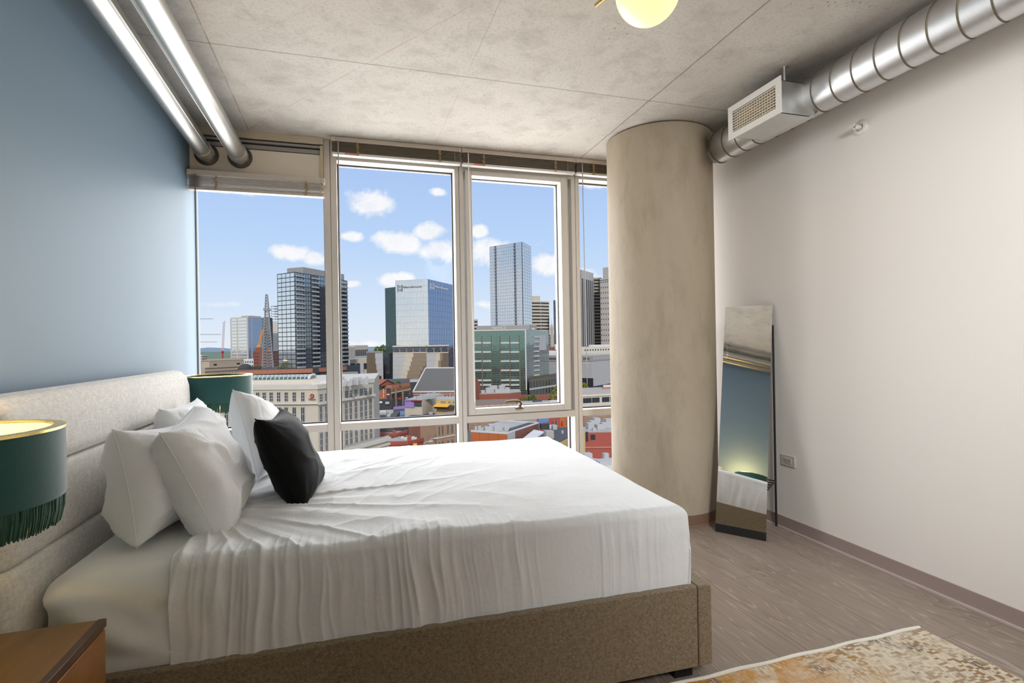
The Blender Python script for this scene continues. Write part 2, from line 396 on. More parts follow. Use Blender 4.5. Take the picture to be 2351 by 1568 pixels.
w4 = window(4, 1.886, XR, 'narrow window slot beside the column', (1.812, 1.886))
part(MB().box(1.886, XR, YG, YG+.006, .737, 2.752), 'upper_pane', m_pane, w4); part(gasket(1.886, XR, .737, 2.752), 'gasket', m_gasket, w4)
# spandrel over the left bay with the two vent penetrations
sp = thing('trim_1', 'beige spandrel panel above the left window', 'wall panel', ((XL-.217)/2, YF, 2.53), kind='structure')
part(MB().box(XL, -.217, YF-.012, YF+.02, 2.535, 2.775), 'panel', m_panel, sp, bevel=.002)
part(MB().box(XL, -.217, YF-.006, YF+.01, 2.782, 2.812).box(XL, -.217, YF-.02, YF+.01, 2.825, 2.84), 'reveal_strip', M('grey_reveal', (.36,.34,.33), .5), sp)
part(MB().box(XL, -.217, YF-.03, YF+.01, 2.852, ZC).box(XL, -.217, YF-.036, YF-.03, 2.885, ZC), 'top_channel', M('cream_channel', (.60,.52,.40), .5), sp, bevel=.002)
part(MB().box(XL, -.217, YF-.004, YF+.012, 2.775, 2.782).box(XL, -.217, YF-.004, YF+.012, 2.812, 2.825).box(XL, -.217, YF-.004, YF+.012, 2.84, 2.852), 'shadow_gap', m_darkslot, sp)
part(MB().box(-.238, -.217, YF-.03, YF+.01, 2.535, 2.84), 'edge_strip', M('cream_edge', (.58,.49,.35), .5), sp)
part(MB().box(XL, -.205, YF-.055, YF-.012, 2.558, 2.59), 'ledge', m_panel, sp, bevel=.003)

# ------------------------------------------------------------------ blinds
m_slat = M('taupe_slat', (.20,.165,.125), .35, var=.12, vscale=3)
m_rail = M('beige_rail', (.60,.53,.46), .4, var=.02)
m_railw = M('pale_bottom_rail', (.70,.68,.65), .35, var=.02)
m_cord = M('tan_cord', (.50,.36,.18), .8)
m_wand = M('grey_wand', (.40,.38,.36), .3)
m_wandd = M('brown_wand', (.16,.13,.11), .4)
m_wandw = M('white_wand', (.80,.78,.74), .3)
def blind(x0, x1, zt, label, n, zb, ladders, cords, wand, mw, m_bot, sticker=None, slats=m_slat, gap=.0):
    b = thing('venetian_blind', label, 'blind', ((x0+x1)/2, 4.13, zt), 'raised blinds over the windows')
    y0, y1 = 4.105, 4.155
    part(MB().box(x0, x1, y0, y1, zt-.036, zt-.001).box(x0-.001, x0+.025, y0-.004, y1, zt-.038, zt-.001).box(x1-.025, x1+.001, y0-.004, y1, zt-.038, zt-.001), 'headrail', m_rail, b, bevel=.002)
    s = MB(); zz = zt-.042; dz = (zt-.042-zb-.02)/n
    for i in range(n):
        z = zz-i*dz; jx = random.uniform(-.004, .004); jy = random.uniform(-.004, .004); tl = random.uniform(-.12, .12)*dz
        s.obox((x0+.008+jx, y0+jy+.002, z-dz*.62), (x1-x0-.016, 0, tl), (0, .05, 0), (0, 0, dz*.42))
    part(s, 'slat_stack', slats, b)
    part(MB().box(x0+.006, x1-.006, y0-.001, y1, zb, zb+.019), 'bottom_rail', m_bot, b, bevel=.003)
    for x in ladders:
        c = MB(); pts = []
        for i in range(26): pts.append((x+.011*math.sin(i*2.4)+random.uniform(-.003,.003), y0-.006-.004*abs(math.cos(i*1.7)), zt-.042-(zt-.042-zb)*i/25))
        c.tube(pts, .003, 6); c.tube([(q[0]+.006*math.cos(i*3.1), q[1]-.001, q[2]) for i, q in enumerate(pts)], .0025, 6)
        part(c, 'ladder_cord', m_cord, b, smooth=180)
    for x, zl in cords: part(MB().tube([(x, y0-.006, zt-.036), (x+.001, y0-.007, zl)], .0016, 6), 'lift_cord', m_cord, b)
    if wand:
        xa, xb, zl = wand
        part(MB().tube([(xa, y0-.004, zt-.034), (xa, y0-.014, zt-.05)], .003, 8).tube([(xa, y0-.014, zt-.05), (xb, y0-.016, zl)], .0042, 8), 'tilt_wand', mw, b, smooth=60)
    if sticker: part(MB().box(sticker[0], sticker[1], y0-.003, y0-.0015, zb+.006, zb+.014), 'orange_sticker', M('orange_sticker', (.75,.16,.06), .5), b)
    return b
m_sil = M('silver_taupe_slat', (.36,.315,.26), .22, metal=.35, var=.12, vscale=3)
blind(XL+.004, -.205, 2.578, 'raised silver taupe blind over the left window below the pipes', 9, 2.437, (-.925,-.335), ((-.235,2.445),), (-1.052,-1.052,.99), m_wandd, m_rail, None, m_sil)
blind(-.155, .828, 2.898, 'raised taupe blind over the wide fixed window', 15, 2.762, (.035,.655), ((.775,2.775),), (-.105,-.106,1.0), m_wand, m_railw, (-.06,.025))
blind(.834, 1.816, 2.898, 'raised taupe blind over the casement window', 15, 2.762, (1.01,1.63), ((1.74,2.775),), (.882,.90,.86), m_wandw, m_railw, (.93,1.005))
blind(1.822, 2.80, 2.898, 'raised taupe blind over the narrow window by the column', 15, 2.762, (1.98,2.6), (), (1.872,1.88,1.1), m_wand, m_railw)

# ------------------------------------------------------------------ exhaust pipes along the blue wall
def exhaust(label, x0, x1, r, seamang):
    t = thing('exhaust_pipe', label, 'pipe', (x0, 1.5, 2.73), 'metal pipes under the ceiling along the blue wall')
    P0, P1 = Vector((x0+ (x0-x1)*1.6, -1.6, 2.765)), Vector((x1, 4.10, 2.712))
    d = (P1-P0)
    part(MB().tube([P0, P0+d*.33, P0+d*.66, P1], r, 40), 'pipe', m_galv2, t, smooth=50)
    sm = MB(); ox, oz = r*math.cos(seamang), r*math.sin(seamang)
    sm.tube([P0+Vector((ox,0,oz)), P1+Vector((ox,0,oz))], .0035, 6); part(sm, 'lock_seam', m_galv, t)
    part(MB().lathe([(r+.001,-.05),(r+.006,-.05),(r+.006,.072),(r+.001,.072)], (P1.x,P1.y,P1.z), 40, 'y'), 'collar', m_galv, t, smooth=40)
    part(MB().lathe([(r+.004,.0),(r+.024,.0),(r+.026,.01),(r+.004,.012)], (P1.x,4.172,P1.z), 40, 'y'), 'flange', M('dark_flange', (.10,.095,.09), .3, metal=.8), t, smooth=40)
    for yy in (2.0, .6):
        f = (yy-P0.y)/d.y; c = P0+d*f
        h = MB().lathe([(r,-.014),(r+.003,-.014),(r+.003,.014),(r,.014)], (c.x,c.y,c.z), 32, 'y').box(c.x-.012, c.x+.012, c.y-.002, c.y+.002, c.z+r, ZC)
        part(h, 'strap_hanger', m_galv, t, smooth=40)
exhaust('silver exhaust pipe closest to the blue wall', -.945, -1.0, .0535, R(-20))
exhaust('silver exhaust pipe farther out from the blue wall', -.770, -.785, .0565, R(200))

# ------------------------------------------------------------------ spiral duct with supply register
DX, DZ, DR = 2.59, 2.747, .113
sd = thing('spiral_duct', 'galvanised spiral air duct with supply register along the right wall', 'air duct', (DX, 1.0, DZ))
part(MB().tube([(DX,YB,DZ),(DX,0,DZ),(DX,1.6,DZ),(DX,3.27,DZ)], DR, 64, cap=False).lathe([(DR,0),(DR-.012,.004),(0,.004)], (DX,3.27,DZ), 64, 'y'), 'duct_body', mat_metal('spiral_duct_steel', (.70,.71,.72), .36, .22, (1,4,1)), sd, smooth=50)
hp = []
nturn = 39
for i in range(nturn*48+1):
    g = 2*math.pi*i/48; y = 3.27-.125*i/48
    if y < YB: break
    hp.append((DX+(DR+.001)*math.cos(g), y, DZ-(DR+.001)*math.sin(g)))
part(MB().tube(hp, .0035, 6), 'spiral_seam', mat_metal('seam_steel', (.20,.165,.12), .6, .2), sd, smooth=180)
part(MB().lathe([(DR+.001,-.012),(DR+.005,-.012),(DR+.005,.008),(DR-.03,.008)], (DX,3.262,DZ), 64, 'y'), 'end_cap', m_galv, sd, smooth=40)
part(MB().box(2.60, 2.70, 3.27, 3.55, 2.70, 2.80), 'stub_takeoff', m_galv, sd, bevel=.004)
GX, gy0, gy1, gz0, gz1 = 2.30, 2.366, 2.798, 2.598, 2.806
bx = MB(); by0, by1, bz0, bz1 = gy0+.03, gy1-.03, gz0+.012, gz1-.008
bx.box(GX+.012, DX-.02, by0, by0+.003, bz0, bz1).box(GX+.012, DX-.02, by1-.003, by1, bz0, bz1).box(GX+.012, DX-.06, by0, by1, bz0, bz0+.003).box(GX+.012, DX-.02, by0, by1, bz1-.003, bz1)
bx.obox((DX-.06,by0-.012,bz0), (.06,0,.012), (0,by1-by0+.024,0), (0,0,.003))
rb = part(bx, 'register_box', m_galv, sd)
gm = M('register_white', (.70,.68,.64), .4, var=.02)
fr = MB(); w = .038
fr.box(GX, GX+.008, gy0, gy1, gz0, gz0+w).box(GX, GX+.008, gy0, gy1, gz1-w, gz1).box(GX, GX+.008, gy0, gy0+w, gz0+w, gz1-w).box(GX, GX+.008, gy1-w, gy1, gz0+w, gz1-w)
fr.box(GX+.008, GX+.03, gy0+.028, gy1-.028, gz0+.03, gz0+.032).box(GX+.008, GX+.03, gy0+.028, gy1-.028, gz1-.032, gz1-.03)
part(fr, 'grille_frame', gm, rb, bevel=.004)
gv = MB(); ih, iw = gz1-gz0-2*w, gy1-gy0-2*w
for i in range(8):
    z = gz0+w+ih*(i+.5)/8; gv.box(GX+.001, GX+.010, gy0+w, gy1-w, z-.0016, z+.0016)
part(gv, 'front_louver', gm, rb)
gv = MB()
for i in range(17):
    y = gy0+w+iw*(i+.5)/17; gv.box(GX+.012, GX+.026, y-.0035, y+.0035, gz0+w, gz1-w)
part(gv, 'rear_louver', M('louver_tan', (.62,.48,.28), .5), rb)
part(MB().box(GX+.06, GX+.063, gy0+w, gy1-w, gz0+w, gz1-w), 'damper_plate', M('damper_brown', (.03,.02,.012), .7), rb)
for (y, z) in ((gy0+.018,(gz0+gz1)/2), (gy1-.018,(gz0+gz1)/2)):
    part(MB().lathe([(0,-.003),(.004,-.002),(.005,0)], (GX,y,z), 10, 'x'), 'screw', m_galv, rb)
for (x, y) in ((DX-.03, by0+.01), (DX-.03, by1-.12), (DX-.03, by1-.01)):
    part(MB().sphere((x, y, bz0+.006), .005, 10, 6), 'screw', m_galv2, rb)
part(MB().tube([(2.40,2.44,bz1-.004),(2.40,2.44,ZC)], .006, 8).lathe([(0,0),(.012,0),(.012,.008),(0,.008)], (2.40,2.44,bz1), 6).lathe([(0,0),(.02,0),(.02,.004),(0,.004)], (2.40,2.44,ZC-.004), 12), 'hanger_rod', m_galv, sd)
for yy in (-.2,):
    part(MB().lathe([(DR+.002,-.02),(DR+.005,-.02),(DR+.005,.02),(DR+.002,.02)], (DX,yy,DZ), 64, 'y').box(DX-.012, DX+.012, yy-.003, yy+.003, DZ+DR, ZC), 'strap_hanger', m_galv, sd, smooth=40)

# ------------------------------------------------------------------ sprinkler and outlet on the right wall
sk = thing('fire_sprinkler', 'white sidewall fire sprinkler on the right wall below the duct', 'sprinkler', (XR, 2.349, 2.561))
part(MB().lathe([(0,-.002),(.022,-.004),(.024,-.014),(.036,-.012),(.044,-.004),(.045,.0)], (XR,2.349,2.561), 32, 'x'), 'escutcheon', m_plastic, sk, smooth=40)
part(MB().lathe([(0,-.05),(.010,-.05),(.011,-.028),(.013,-.026),(.013,-.004),(0,-.004)], (XR,2.349,2.561), 16, 'x').tube([(XR-.03,2.349,2.572),(XR-.05,2.349,2.578),(XR-.066,2.349,2.566)], .003, 6).tube([(XR-.03,2.349,2.55),(XR-.05,2.349,2.544),(XR-.066,2.349,2.558)], .003, 6), 'sprinkler_head', m_plastic, sk, smooth=40)
part(MB().box(XR-.072, XR-.066, 2.334, 2.364, 2.556, 2.568).box(XR-.072, XR-.05, 2.334, 2.364, 2.568, 2.5695), 'deflector', m_plastic, sk)
part(MB().tube([(XR-.05,2.349,2.561),(XR-.064,2.349,2.561)], .004, 8), 'glass_bulb', M('dark_bulb', (.06,.05,.05), .2), sk, smooth=60)
ot = thing('wall_outlet', 'horizontal duplex wall outlet beside the mirror', 'outlet', (XR, 2.933, .48))
oy0, oy1, oz0, oz1 = 2.873, 2.993, .442, .52
part(MB().box(XR-.007, XR, oy0, oy1, oz0, oz1), 'cover_plate', m_ivory, ot, bevel=.003)
part(MB().box(XR-.0095, XR-.004, oy0+.028, oy1-.028, oz0+.021, oz1-.021), 'receptacle', m_ivory, ot, bevel=.0015)
sl = MB()
for k, yc in ((0, oy1-.045), (1, oy0+.045)):
    for dz in (-.007, .007): sl.box(XR-.0102, XR-.009, yc-.010, yc-.003, .481+dz-.0014, .481+dz+.0014)
    sl.lathe([(0,-.0102),(.0032,-.0102),(.0032,-.009)], (XR,yc+.007,.481), 10, 'x')
part(sl, 'slots', m_darkslot, ot)
for y in (oy0+.012, oy1-.012): part(MB().lathe([(0,-.0085),(.0028,-.008),(.003,-.006)], (XR,y,.481), 10, 'x'), 'screw', m_galv, ot)

# ------------------------------------------------------------------ standing mirror
m_mirror, nt, b = new_mat('mirror_silver'); b.inputs['Metallic'].default_value = 1; b.inputs['Roughness'].default_value = 0; b.inputs['Base Color'].default_value = (.86,.87,.86,1)
mbL, mbR = Vector((2.365,3.08,0)), Vector((2.555,2.821,0))
mn = Vector((.807,.592,0)).normalized(); mu = (mn*.355+Vector((0,0,1.57))); mlen = mu.length; mu.normalize(); me_ = (mbR-mbL); mw_ = me_.length; me_.normalize()
mf = mu.cross(me_); mf = -mf if mf.dot(mn) > 0 else mf       # towards the room
mr = thing('floor_mirror', 'tall frameless floor mirror with black foot leaning by the column', 'mirror', tuple((mbL+mbR)/2))
def mbox(u0, u1, v0, v1, d0, d1): return MB().obox(mbL+me_*u0+mu*v0+mf*d0, me_*(u1-u0), mu*(v1-v0), mf*(d1-d0))
part(mbox(0, mw_, .055, mlen, -.004, 0), 'mirror_glass', m_mirror, mr)
part(mbox(0.004, mw_-.004, .055, mlen-.004, -.018, -.0045), 'backing_board', m_black, mr)
part(mbox(0, mw_, .0, .055, -.018, .0), 'foot_panel', m_black, mr, bevel=.001)
for u, lab in ((.0, 0), (mw_, 1)):
    bot = mbL+me_*u; s = .338
    pl = bot+mn*s
    top = bot+mu*(1.43/mu.z)-mf*.022
    pl = Vector((top.x, top.y, 0))+mn*.004
    part(MB().tube([pl, Vector((pl.x,pl.y,1.36)), Vector((pl.x,pl.y,1.40)), top], .0075, 10), 'leg', m_black, mr, smooth=60)
    part(MB().tube([bot+mu*.33-mf*.012, Vector((pl.x,pl.y,.32))], .005, 8), 'brace', m_black, mr, smooth=60)
for k in (.25, .5, .75, 1):
    a = mbL+mu*.33-mf*.012; bq = Vector((pl.x,pl.y,.32))-me_*mw_
    q = a.lerp(bq, k); part(MB().tube([q, q+me_*mw_], .0045, 8), 'shelf_bar', m_black, mr, smooth=60)

# ------------------------------------------------------------------ rug
rg = thing('area_rug', 'mottled cream gold and brown rug at the foot of the bed', 'rug', (1.3, .7, 0))
ru = MB()
def rugfn(u, v): return (-.10+2.53*u, -.9+2.655*v, .009+.0012*math.sin(u*40)*math.sin(v*33))
ru.grid(rugfn, 40, 40); ru.box(-.10, 2.43, -.9, 1.755, .0005, .0075)
part(ru, 'pile', mat_rug(), rg)
part(MB().tube([(-.10+2.53*i/60, 1.757+.003*math.sin(i*.9), .008) for i in range(61)], .0085, 8), 'edge_binding', M('white_binding', (.72,.69,.62), .8, bump=.3, bscale=120), rg, smooth=60)

# ------------------------------------------------------------------ ceiling lamp
def mat_opal(name, c, s):
    m, nt, b = new_mat(name); b.inputs['Base Color'].default_value = (.45,.42,.35,1); b.inputs['Roughness'].default_value = .15
    b.inputs['Emission Color'].default_value = C4(c); b.inputs['Emission Strength'].default_value = s; return m
cl = thing('ceiling_lamp', 'brass ceiling lamp with glowing opal globe near the top edge', 'ceiling lamp', (1.10, 1.36, ZC))
tip = Vector((.945,1.907,2.683)); dr = Vector((.27,-.96,0)).normalized()
hub = tip+dr*.56
part(MB().tube([tip, tip+dr*1.05], .0085, 14), 'arm', m_brass, cl, smooth=50)
part(MB().tube([hub, Vector((hub.x,hub.y,ZC-.03))], .008, 14).sphere(hub, .02, 16, 10), 'stem', m_brass, cl, smooth=50)
part(MB().lathe([(0,-.03),(.06,-.03),(.065,-.024),(.065,0)], (hub.x,hub.y,ZC), 32), 'canopy', m_brass, cl, smooth=40)
m_opal = mat_opal('opal_glass', (1,.84,.34), 1.25)
GLOBES = []
for s in (.296, .86):
    c = tip+dr*s; gc = Vector((c.x-.02, c.y, 2.565)); GLOBES.append(gc)
    part(MB().sphere(gc, .112, 40, 24), 'globe', m_opal, cl, smooth=180)
    part(MB().lathe([(.0,.03),(.022,.03),(.026,0),(.05,-.012),(.0,-.012)], (gc.x,gc.y,gc.z+.105), 24), 'globe_cap', m_brass, cl, smooth=40)

# ------------------------------------------------------------------ bedside tables and lamps
m_oak = mat_wood('amber_wood', (.17,.08,.016), (.31,.15,.032), (5,1,5)); m_oak2 = mat_wood('amber_wood_front', (.24,.095,.02), (.42,.185,.045), (1,1,8)); m_edge = mat_wood('dark_wood_edge', (.07,.032,.012), (.12,.055,.02))
def nightstand(label, y0, y1):
    x0, x1, z1 = -1.085, -.667, .60
    t = thing('nightstand', label, 'nightstand', ((x0+x1)/2, (y0+y1)/2, 0), 'bedside tables')
    part(MB().box(x0, x1, y0, y1, z1-.022, z1), 'top', m_oak, t, bevel=.002)
    part(MB().box(x1-.018, x1+.0015, y0, y1, z1-.019, z1+.0015), 'top_edge', m_edge, t, bevel=.001)
    part(MB().box(x0, x1-.02, y0+.003, y1-.003, .15, z1-.022), 'carcass', m_oak, t, bevel=.002)
    for za, zb_ in ((.16,.36),(.366,.574)):
        d = part(MB().box(x1-.02, x1, y0+.004, y1-.004, za, zb_), 'drawer', m_oak2, t, bevel=.002)
        part(MB().lathe([(0,.022),(.011,.02),(.012,.012),(.006,.006),(.006,0)], (x1,(y0+y1)/2,(za+zb_)/2), 16, 'x'), 'knob', m_brass, d, smooth=40)
    for x in (x0+.03, x1-.03):
        for y in (y0+.03, y1-.03): part(MB().tube([(x,y,.15),(x,y,0)], [.016,.010], 12), 'leg', m_edge, t, smooth=50)
nightstand('amber wood nightstand with the near lamp beside the bed', 1.235, 1.69)
nightstand('wood nightstand under the far lamp between headboard and window', 3.60, 4.06)

m_velvet = M('green_velvet', (.010,.075,.070), .75, var=.12, vscale=30, bump=.1, bscale=300, sheen=.8); m_vin = M('shade_lining', (.20,.25,.20), .6); m_lin = M('cream_baffle', (.75,.68,.55), .8); m_fringe = M('green_fringe', (.012,.075,.045), .7, var=.35, vscale=60, sheen=.5); m_gold = mat_metal('gold_trim', (.95,.72,.25), .25, .05)
m_bulb = mat_opal('warm_bulb', (1,.72,.32), 4)
def table_lamp(label, x, y, on=True):
    r, z0, z1 = .205, .995, 1.158; zb_ = .6015
    t = thing('table_lamp', label, 'lamp', (x, y, zb_), 'velvet fringe lamps beside the bed')
    sh = MB().lathe([(r-.003,z0),(r,z0),(r+.002,z0+.01),(r,z1-.006)], (x,y,0), 64)
    s = part(sh, 'lamp_shade', m_velvet, t, smooth=50)
    part(MB().lathe([(r-.004,z1-.008),(r-.004,z0)], (x,y,0), 64), 'lining', m_vin, s, smooth=50)
    part(MB().lathe([(r+.002,z1-.006),(r+.002,z1),(r-.022,z1+.001),(r-.024,z1-.004),(r-.005,z1-.006)], (x,y,0), 64), 'gold_rim', m_gold, s, smooth=40)
    fg = MB()
    for i in range(1000):
        g = 2*math.pi*i/1000; rr = r-.006+random.uniform(-.002,.003); L = .062+random.uniform(-.008,.006); g2 = g+random.uniform(-.02,.02)
        fg.tube([(x+rr*math.cos(g),y+rr*math.sin(g),z0+.004),(x+(rr-.002)*math.cos(g2),y+(rr-.002)*math.sin(g2),z0-L*.5),(x+(rr-.008)*math.cos(g2),y+(rr-.008)*math.sin(g2),z0-L)], [.0022,.0024,.0014], 4, cap=False)
    tag(part(fg, 'fringe', m_fringe, s), kind='stuff')
    part(MB().lathe([(0,0),(.075,0),(.078,.01),(.06,.022),(.018,.03),(.012,.06),(.012,.33),(.016,.34),(.016,.37),(0,.37)], (x,y,zb_), 32), 'base', m_brass, t, smooth=40)
    part(MB().sphere((x,y,1.03), .03, 16, 10), 'bulb', m_bulb if on else m_plastic, t, smooth=180)
    part(MB().lathe([(0,z0+.006),(r-.075,z0+.006),(r-.075,z0+.009),(0,z0+.009)], (x,y,0), 48), 'light_baffle', m_lin, t)  # unseen disc added to hold back the bulb's downward light
    ck = MB()
    for k in range(3):
        g = 2*math.pi*k/3+.4; ck.tube([(x,y,z0+.012),(x+(r-.004)*math.cos(g),y+(r-.004)*math.sin(g),z0+.012)], .0025, 6)
    part(ck.tube([(x,y,.96),(x,y,z0+.015)], .008, 8), 'spider', m_brass, t)
    if not on: return t
    ld = bpy.data.lights.new('lamp_light', 'POINT'); ld.energy = 18.0; ld.color = (1,.64,.24); ld.shadow_soft_size = .03
    lo = bpy.data.objects.new('lamp_light', ld); COL.objects.link(lo); lo.location = (x, y, 1.142); return t
table_lamp('green velvet fringed lamp at the left edge on the near nightstand', -.870, 1.452)
table_lamp('green velvet fringed lamp behind the headboard by the window', -.862, 3.765, False)

# ------------------------------------------------------------------ unseen floor lamps added at the back to brighten the room
m_bowl = M('lamp_bowl', (.06,.06,.06), .4, metal=.6)
def fill_uplight(label, x, y, watts):
    t = thing('fill_lamp', label, 'lamp', (x, y, 0), 'added fill lamps by the back wall')
    part(MB().lathe([(0,0),(.14,0),(.145,.012),(.13,.024),(.02,.03),(0,.03)], (x,y,0), 32), 'base', m_bowl, t, smooth=40)
    part(MB().tube([(x,y,.03),(x,y,1.72)], .012, 12), 'pole', m_bowl, t, smooth=60)
    part(MB().lathe([(.012,1.70),(.06,1.72),(.15,1.79),(.165,1.82),(.160,1.82),(.145,1.795),(.055,1.73),(0,1.725)], (x,y,0), 40), 'lamp_shade', m_bowl, t, smooth=50)
    part(MB().sphere((x,y,1.765), .03, 12, 8), 'bulb', mat_opal('fill_bulb', (1,.93,.84), 10), t, smooth=180)
    ld = bpy.data.lights.new('fill_uplight', 'SPOT'); ld.energy = watts; ld.color = (.93,.97,1.0); ld.spot_size = R(155); ld.spot_blend = .4; ld.shadow_soft_size = .12
    o = bpy.data.objects.new('fill_uplight', ld); COL.objects.link(o); o.location = (x, y, 1.83); o.rotation_euler = (R(180), 0, 0)
fill_uplight('added black fill lamp, out of view in the back corner by the blue wall', -.70, -1.25, 29)
fill_uplight('added black fill lamp, out of view in the back corner by the white wall', 2.40, -1.25, 30)

# ------------------------------------------------------------------ unseen ceiling track added to brighten the white wall, column and floor
tk = thing('fill_track', 'added fill light, black ceiling track with three spot heads behind the camera', 'fill light', (1.5, -.75, ZC))
part(MB().box(1.48, 1.52, -1.35, -.15, ZC-.03, ZC), 'track', m_black, tk)
def head(y, aim, watts, size):
    p = Vector((1.5, y, 2.74)); d = (Vector(aim)-p).normalized()
    h = part(MB().tube([p-d*.07, p+d*.06], .04, 20).tube([p, Vector((1.5,y,ZC-.02))], .008, 8), 'fill_head', m_black, tk, smooth=50)
    part(MB().tube([p+d*.0605, p+d*.062], .034, 20), 'lens', mat_opal('fill_lens', (1,.95,.86), 4), h)
    ld = bpy.data.lights.new('fill_spot', 'SPOT'); ld.energy = watts; ld.color = (.93,.97,1.0); ld.spot_size = R(size); ld.spot_blend = 1.0; ld.shadow_soft_size = .35
    o = bpy.data.objects.new('fill_spot', ld); COL.objects.link(o); o.location = p+d*.08; o.rotation_euler = d.to_track_quat('-Z','Y').to_euler()
head(-.25, (2.86,3.2,1.2), 210, 80)
head(-.75, (2.86,2.2,1.2), 90, 90)
head(-1.2, (2.2,1.9,.0), 200, 60)
# ------------------------------------------------------------------ bed
m_linen = mat_linen('taupe_linen', (.095,.072,.042), (.34,.27,.18), 2.2); m_linen_h = mat_linen('oatmeal_linen', (.62,.60,.56), (.88,.86,.82), .8)
m_sheet = mat_cloth('white_cotton', (.80,.815,.83), .16); m_sheet2 = mat_cloth('white_cotton_fitted', (.86,.87,.88), .06); m_pil = mat_cloth('white_pillow_cotton', (.86,.875,.89), .10)
PIV = Vector((1.337,1.769,0)); BA = R(-1.6)
def bt(p):                                    # bed frame is turned a touch off the room axes
    x, y, z = p[0]-PIV.x, p[1]-PIV.y, p[2]
    return (PIV.x+x*math.cos(BA)-y*math.sin(BA), PIV.y+x*math.sin(BA)+y*math.cos(BA), z)
def turn(mb): mb.v = [bt(q) for q in mb.v]; return mb
bed = thing('bed', 'upholstered linen platform bed with channelled headboard', 'bed', (.2, 2.6, 0))
yA, yB_ = 1.769, 3.50
part(turn(MB().box(-.95, 1.272, yA, yA+.036, .045, .362)), 'side_rail', m_linen, bed, bevel=.006, seg=3)
part(turn(MB().box(-.95, 1.272, yB_-.036, yB_, .045, .362)), 'side_rail', m_linen, bed, bevel=.006, seg=3)
part(turn(MB().box(1.275, 1.337, yA, yB_, .045, .362)), 'footboard', m_linen, bed, bevel=.006, seg=3)
part(turn(MB().box(-.90, 1.27, yA+.04, yB_-.04, .06, .17)), 'slat_deck', m_black, bed)
for x in (-.8, 1.22):
    for y in (yA+.06, yB_-.06): part(turn(MB().box(x-.04, x+.04, y-.035, y+.035, .0, .06)), 'leg', m_black, bed)
# headboard: four padded channels, one bolster-like top
hy0, hy1, hx0, hx1 = 1.775, 3.545, -1.085, -.955
def channel(z0, z1, bulge, last=False):
    mb = MB(); n = 22; m = 60
    def fn(u, v):
        t = u*2-1                                              # across the height (front face profile)
        pz = z0+(z1-z0)*(.5+.5*math.copysign(abs(math.sin(t*math.pi/2))**1.0, t))
        px = hx1-.03+ (.03+bulge)*max(0, 1-abs(t)**5)**.5
        y = hy0+(hy1-hy0)*v
        e = min(v, 1-v)*(hy1-hy0); k = 1-max(0, 1-e/.07)**2.2
        px = hx0+.02+(px-hx0-.02)*max(k, .02)**.5
        return (px, y+.0, pz)
    mb.grid(fn, n, m)
    return mb
zs = [.20, .455, .712, .966]
part(MB().box(hx0, hx1-.035, hy0+.012, hy1-.012, .02, 1.16), 'headboard_core', m_linen_h, bed, bevel=.02, seg=4)
for i in range(3): part(channel(zs[i], zs[i+1], .012), 'headboard_channel', m_linen_h, bed, smooth=180)
tp = MB()
def topfn(u, v):
    e = min(v, 1-v)*(hy1-hy0); k = 1-max(0, 1-e/.075)**2.4; k = max(k, .0)**.5
    # profile runs up the front face and over the rounded top to the back
    prof = [(hx1-.032,.966),(hx1+.004,.975),(hx1+.014,1.0),(hx1+.014,1.06),(hx1+.010,1.12),(hx1-.004,1.17),(hx1-.03,1.198),(hx1-.065,1.208),(hx0+.03,1.20),(hx0+.006,1.18),(hx0,1.14),(hx0,.95)]
    s = u*(len(prof)-1); i = min(int(s), len(prof)-2); f = s-i
    x = prof[i][0]*(1-f)+prof[i+1][0]*f; z = prof[i][1]*(1-f)+prof[i+1][1]*f
    xc, zc = (hx0+hx1)/2, 1.06
    x = xc+(x-xc)*(.25+.75*k); z = zc+(z-zc)*(.62+.38*k) if z > zc else z
    return (x, hy0+(hy1-hy0)*v, z)
tp.grid(topfn, 44, 80)
for v in (0, 1):
    n = 44; ring_ = [topfn(i/n, v) for i in range(n+1)]; c = ((hx0+hx1)/2, ring_[0][1], 1.05)
    tp.add(ring_+[c], [(i, i+1, n+1) if v else (i+1, i, n+1) for i in range(n)])
part(tp, 'headboard_channel', m_linen_h, bed, smooth=70)

# mattress with its fitted sheet
def nz(x, y, z=0): return mnoise.noise(Vector((x, y, z)))
def ridge(x, y, z=0): return 1-abs(nz(x, y, z))*2
mx0, mx1, my0, my1, mz0, mz1 = -.925, 1.235, 1.818, 3.452, .17, .652
mt = MB()
def rr_pt(a, r):                               # rounded-rectangle outline by fraction a
    cx, cy = [(mx1-r,my1-r),(mx0+r,my1-r),(mx0+r,my0+r),(mx1-r,my0+r)], None
    L = [my1-my0-2*r, math.pi*r/2, mx1-mx0-2*r, math.pi*r/2]*2
    tot = 2*(mx1-mx0-2*r)+2*(my1-my0-2*r)+2*math.pi*r; s = a*tot
    seq = [('l',(mx1,my0+r),(mx1,my1-r)),('c',(mx1-r,my1-r),0),('l',(mx1-r,my1),(mx0+r,my1)),('c',(mx0+r,my1-r),90),('l',(mx0,my1-r),(mx0,my0+r)),('c',(mx0+r,my0+r),180),('l',(mx0+r,my0),(mx1-r,my0)),('c',(mx1-r,my0+r),270)]
    for q in seq:
        l = math.pi*r/2 if q[0] == 'c' else math.dist(q[1], q[2])
        if s <= l or q is seq[-1]:
            f = min(1, s/l)
            if q[0] == 'l':
                p = (q[1][0]*(1-f)+q[2][0]*f, q[1][1]*(1-f)+q[2][1]*f); d = (q[2][1]-q[1][1], -(q[2][0]-q[1][0])); k = math.hypot(*d); return p, (d[0]/k, d[1]/k)
            g = R(q[2]+90*f); return (q[1][0]+r*math.cos(g), q[1][1]+r*math.sin(g)), (math.cos(g), math.sin(g))
        s -= l
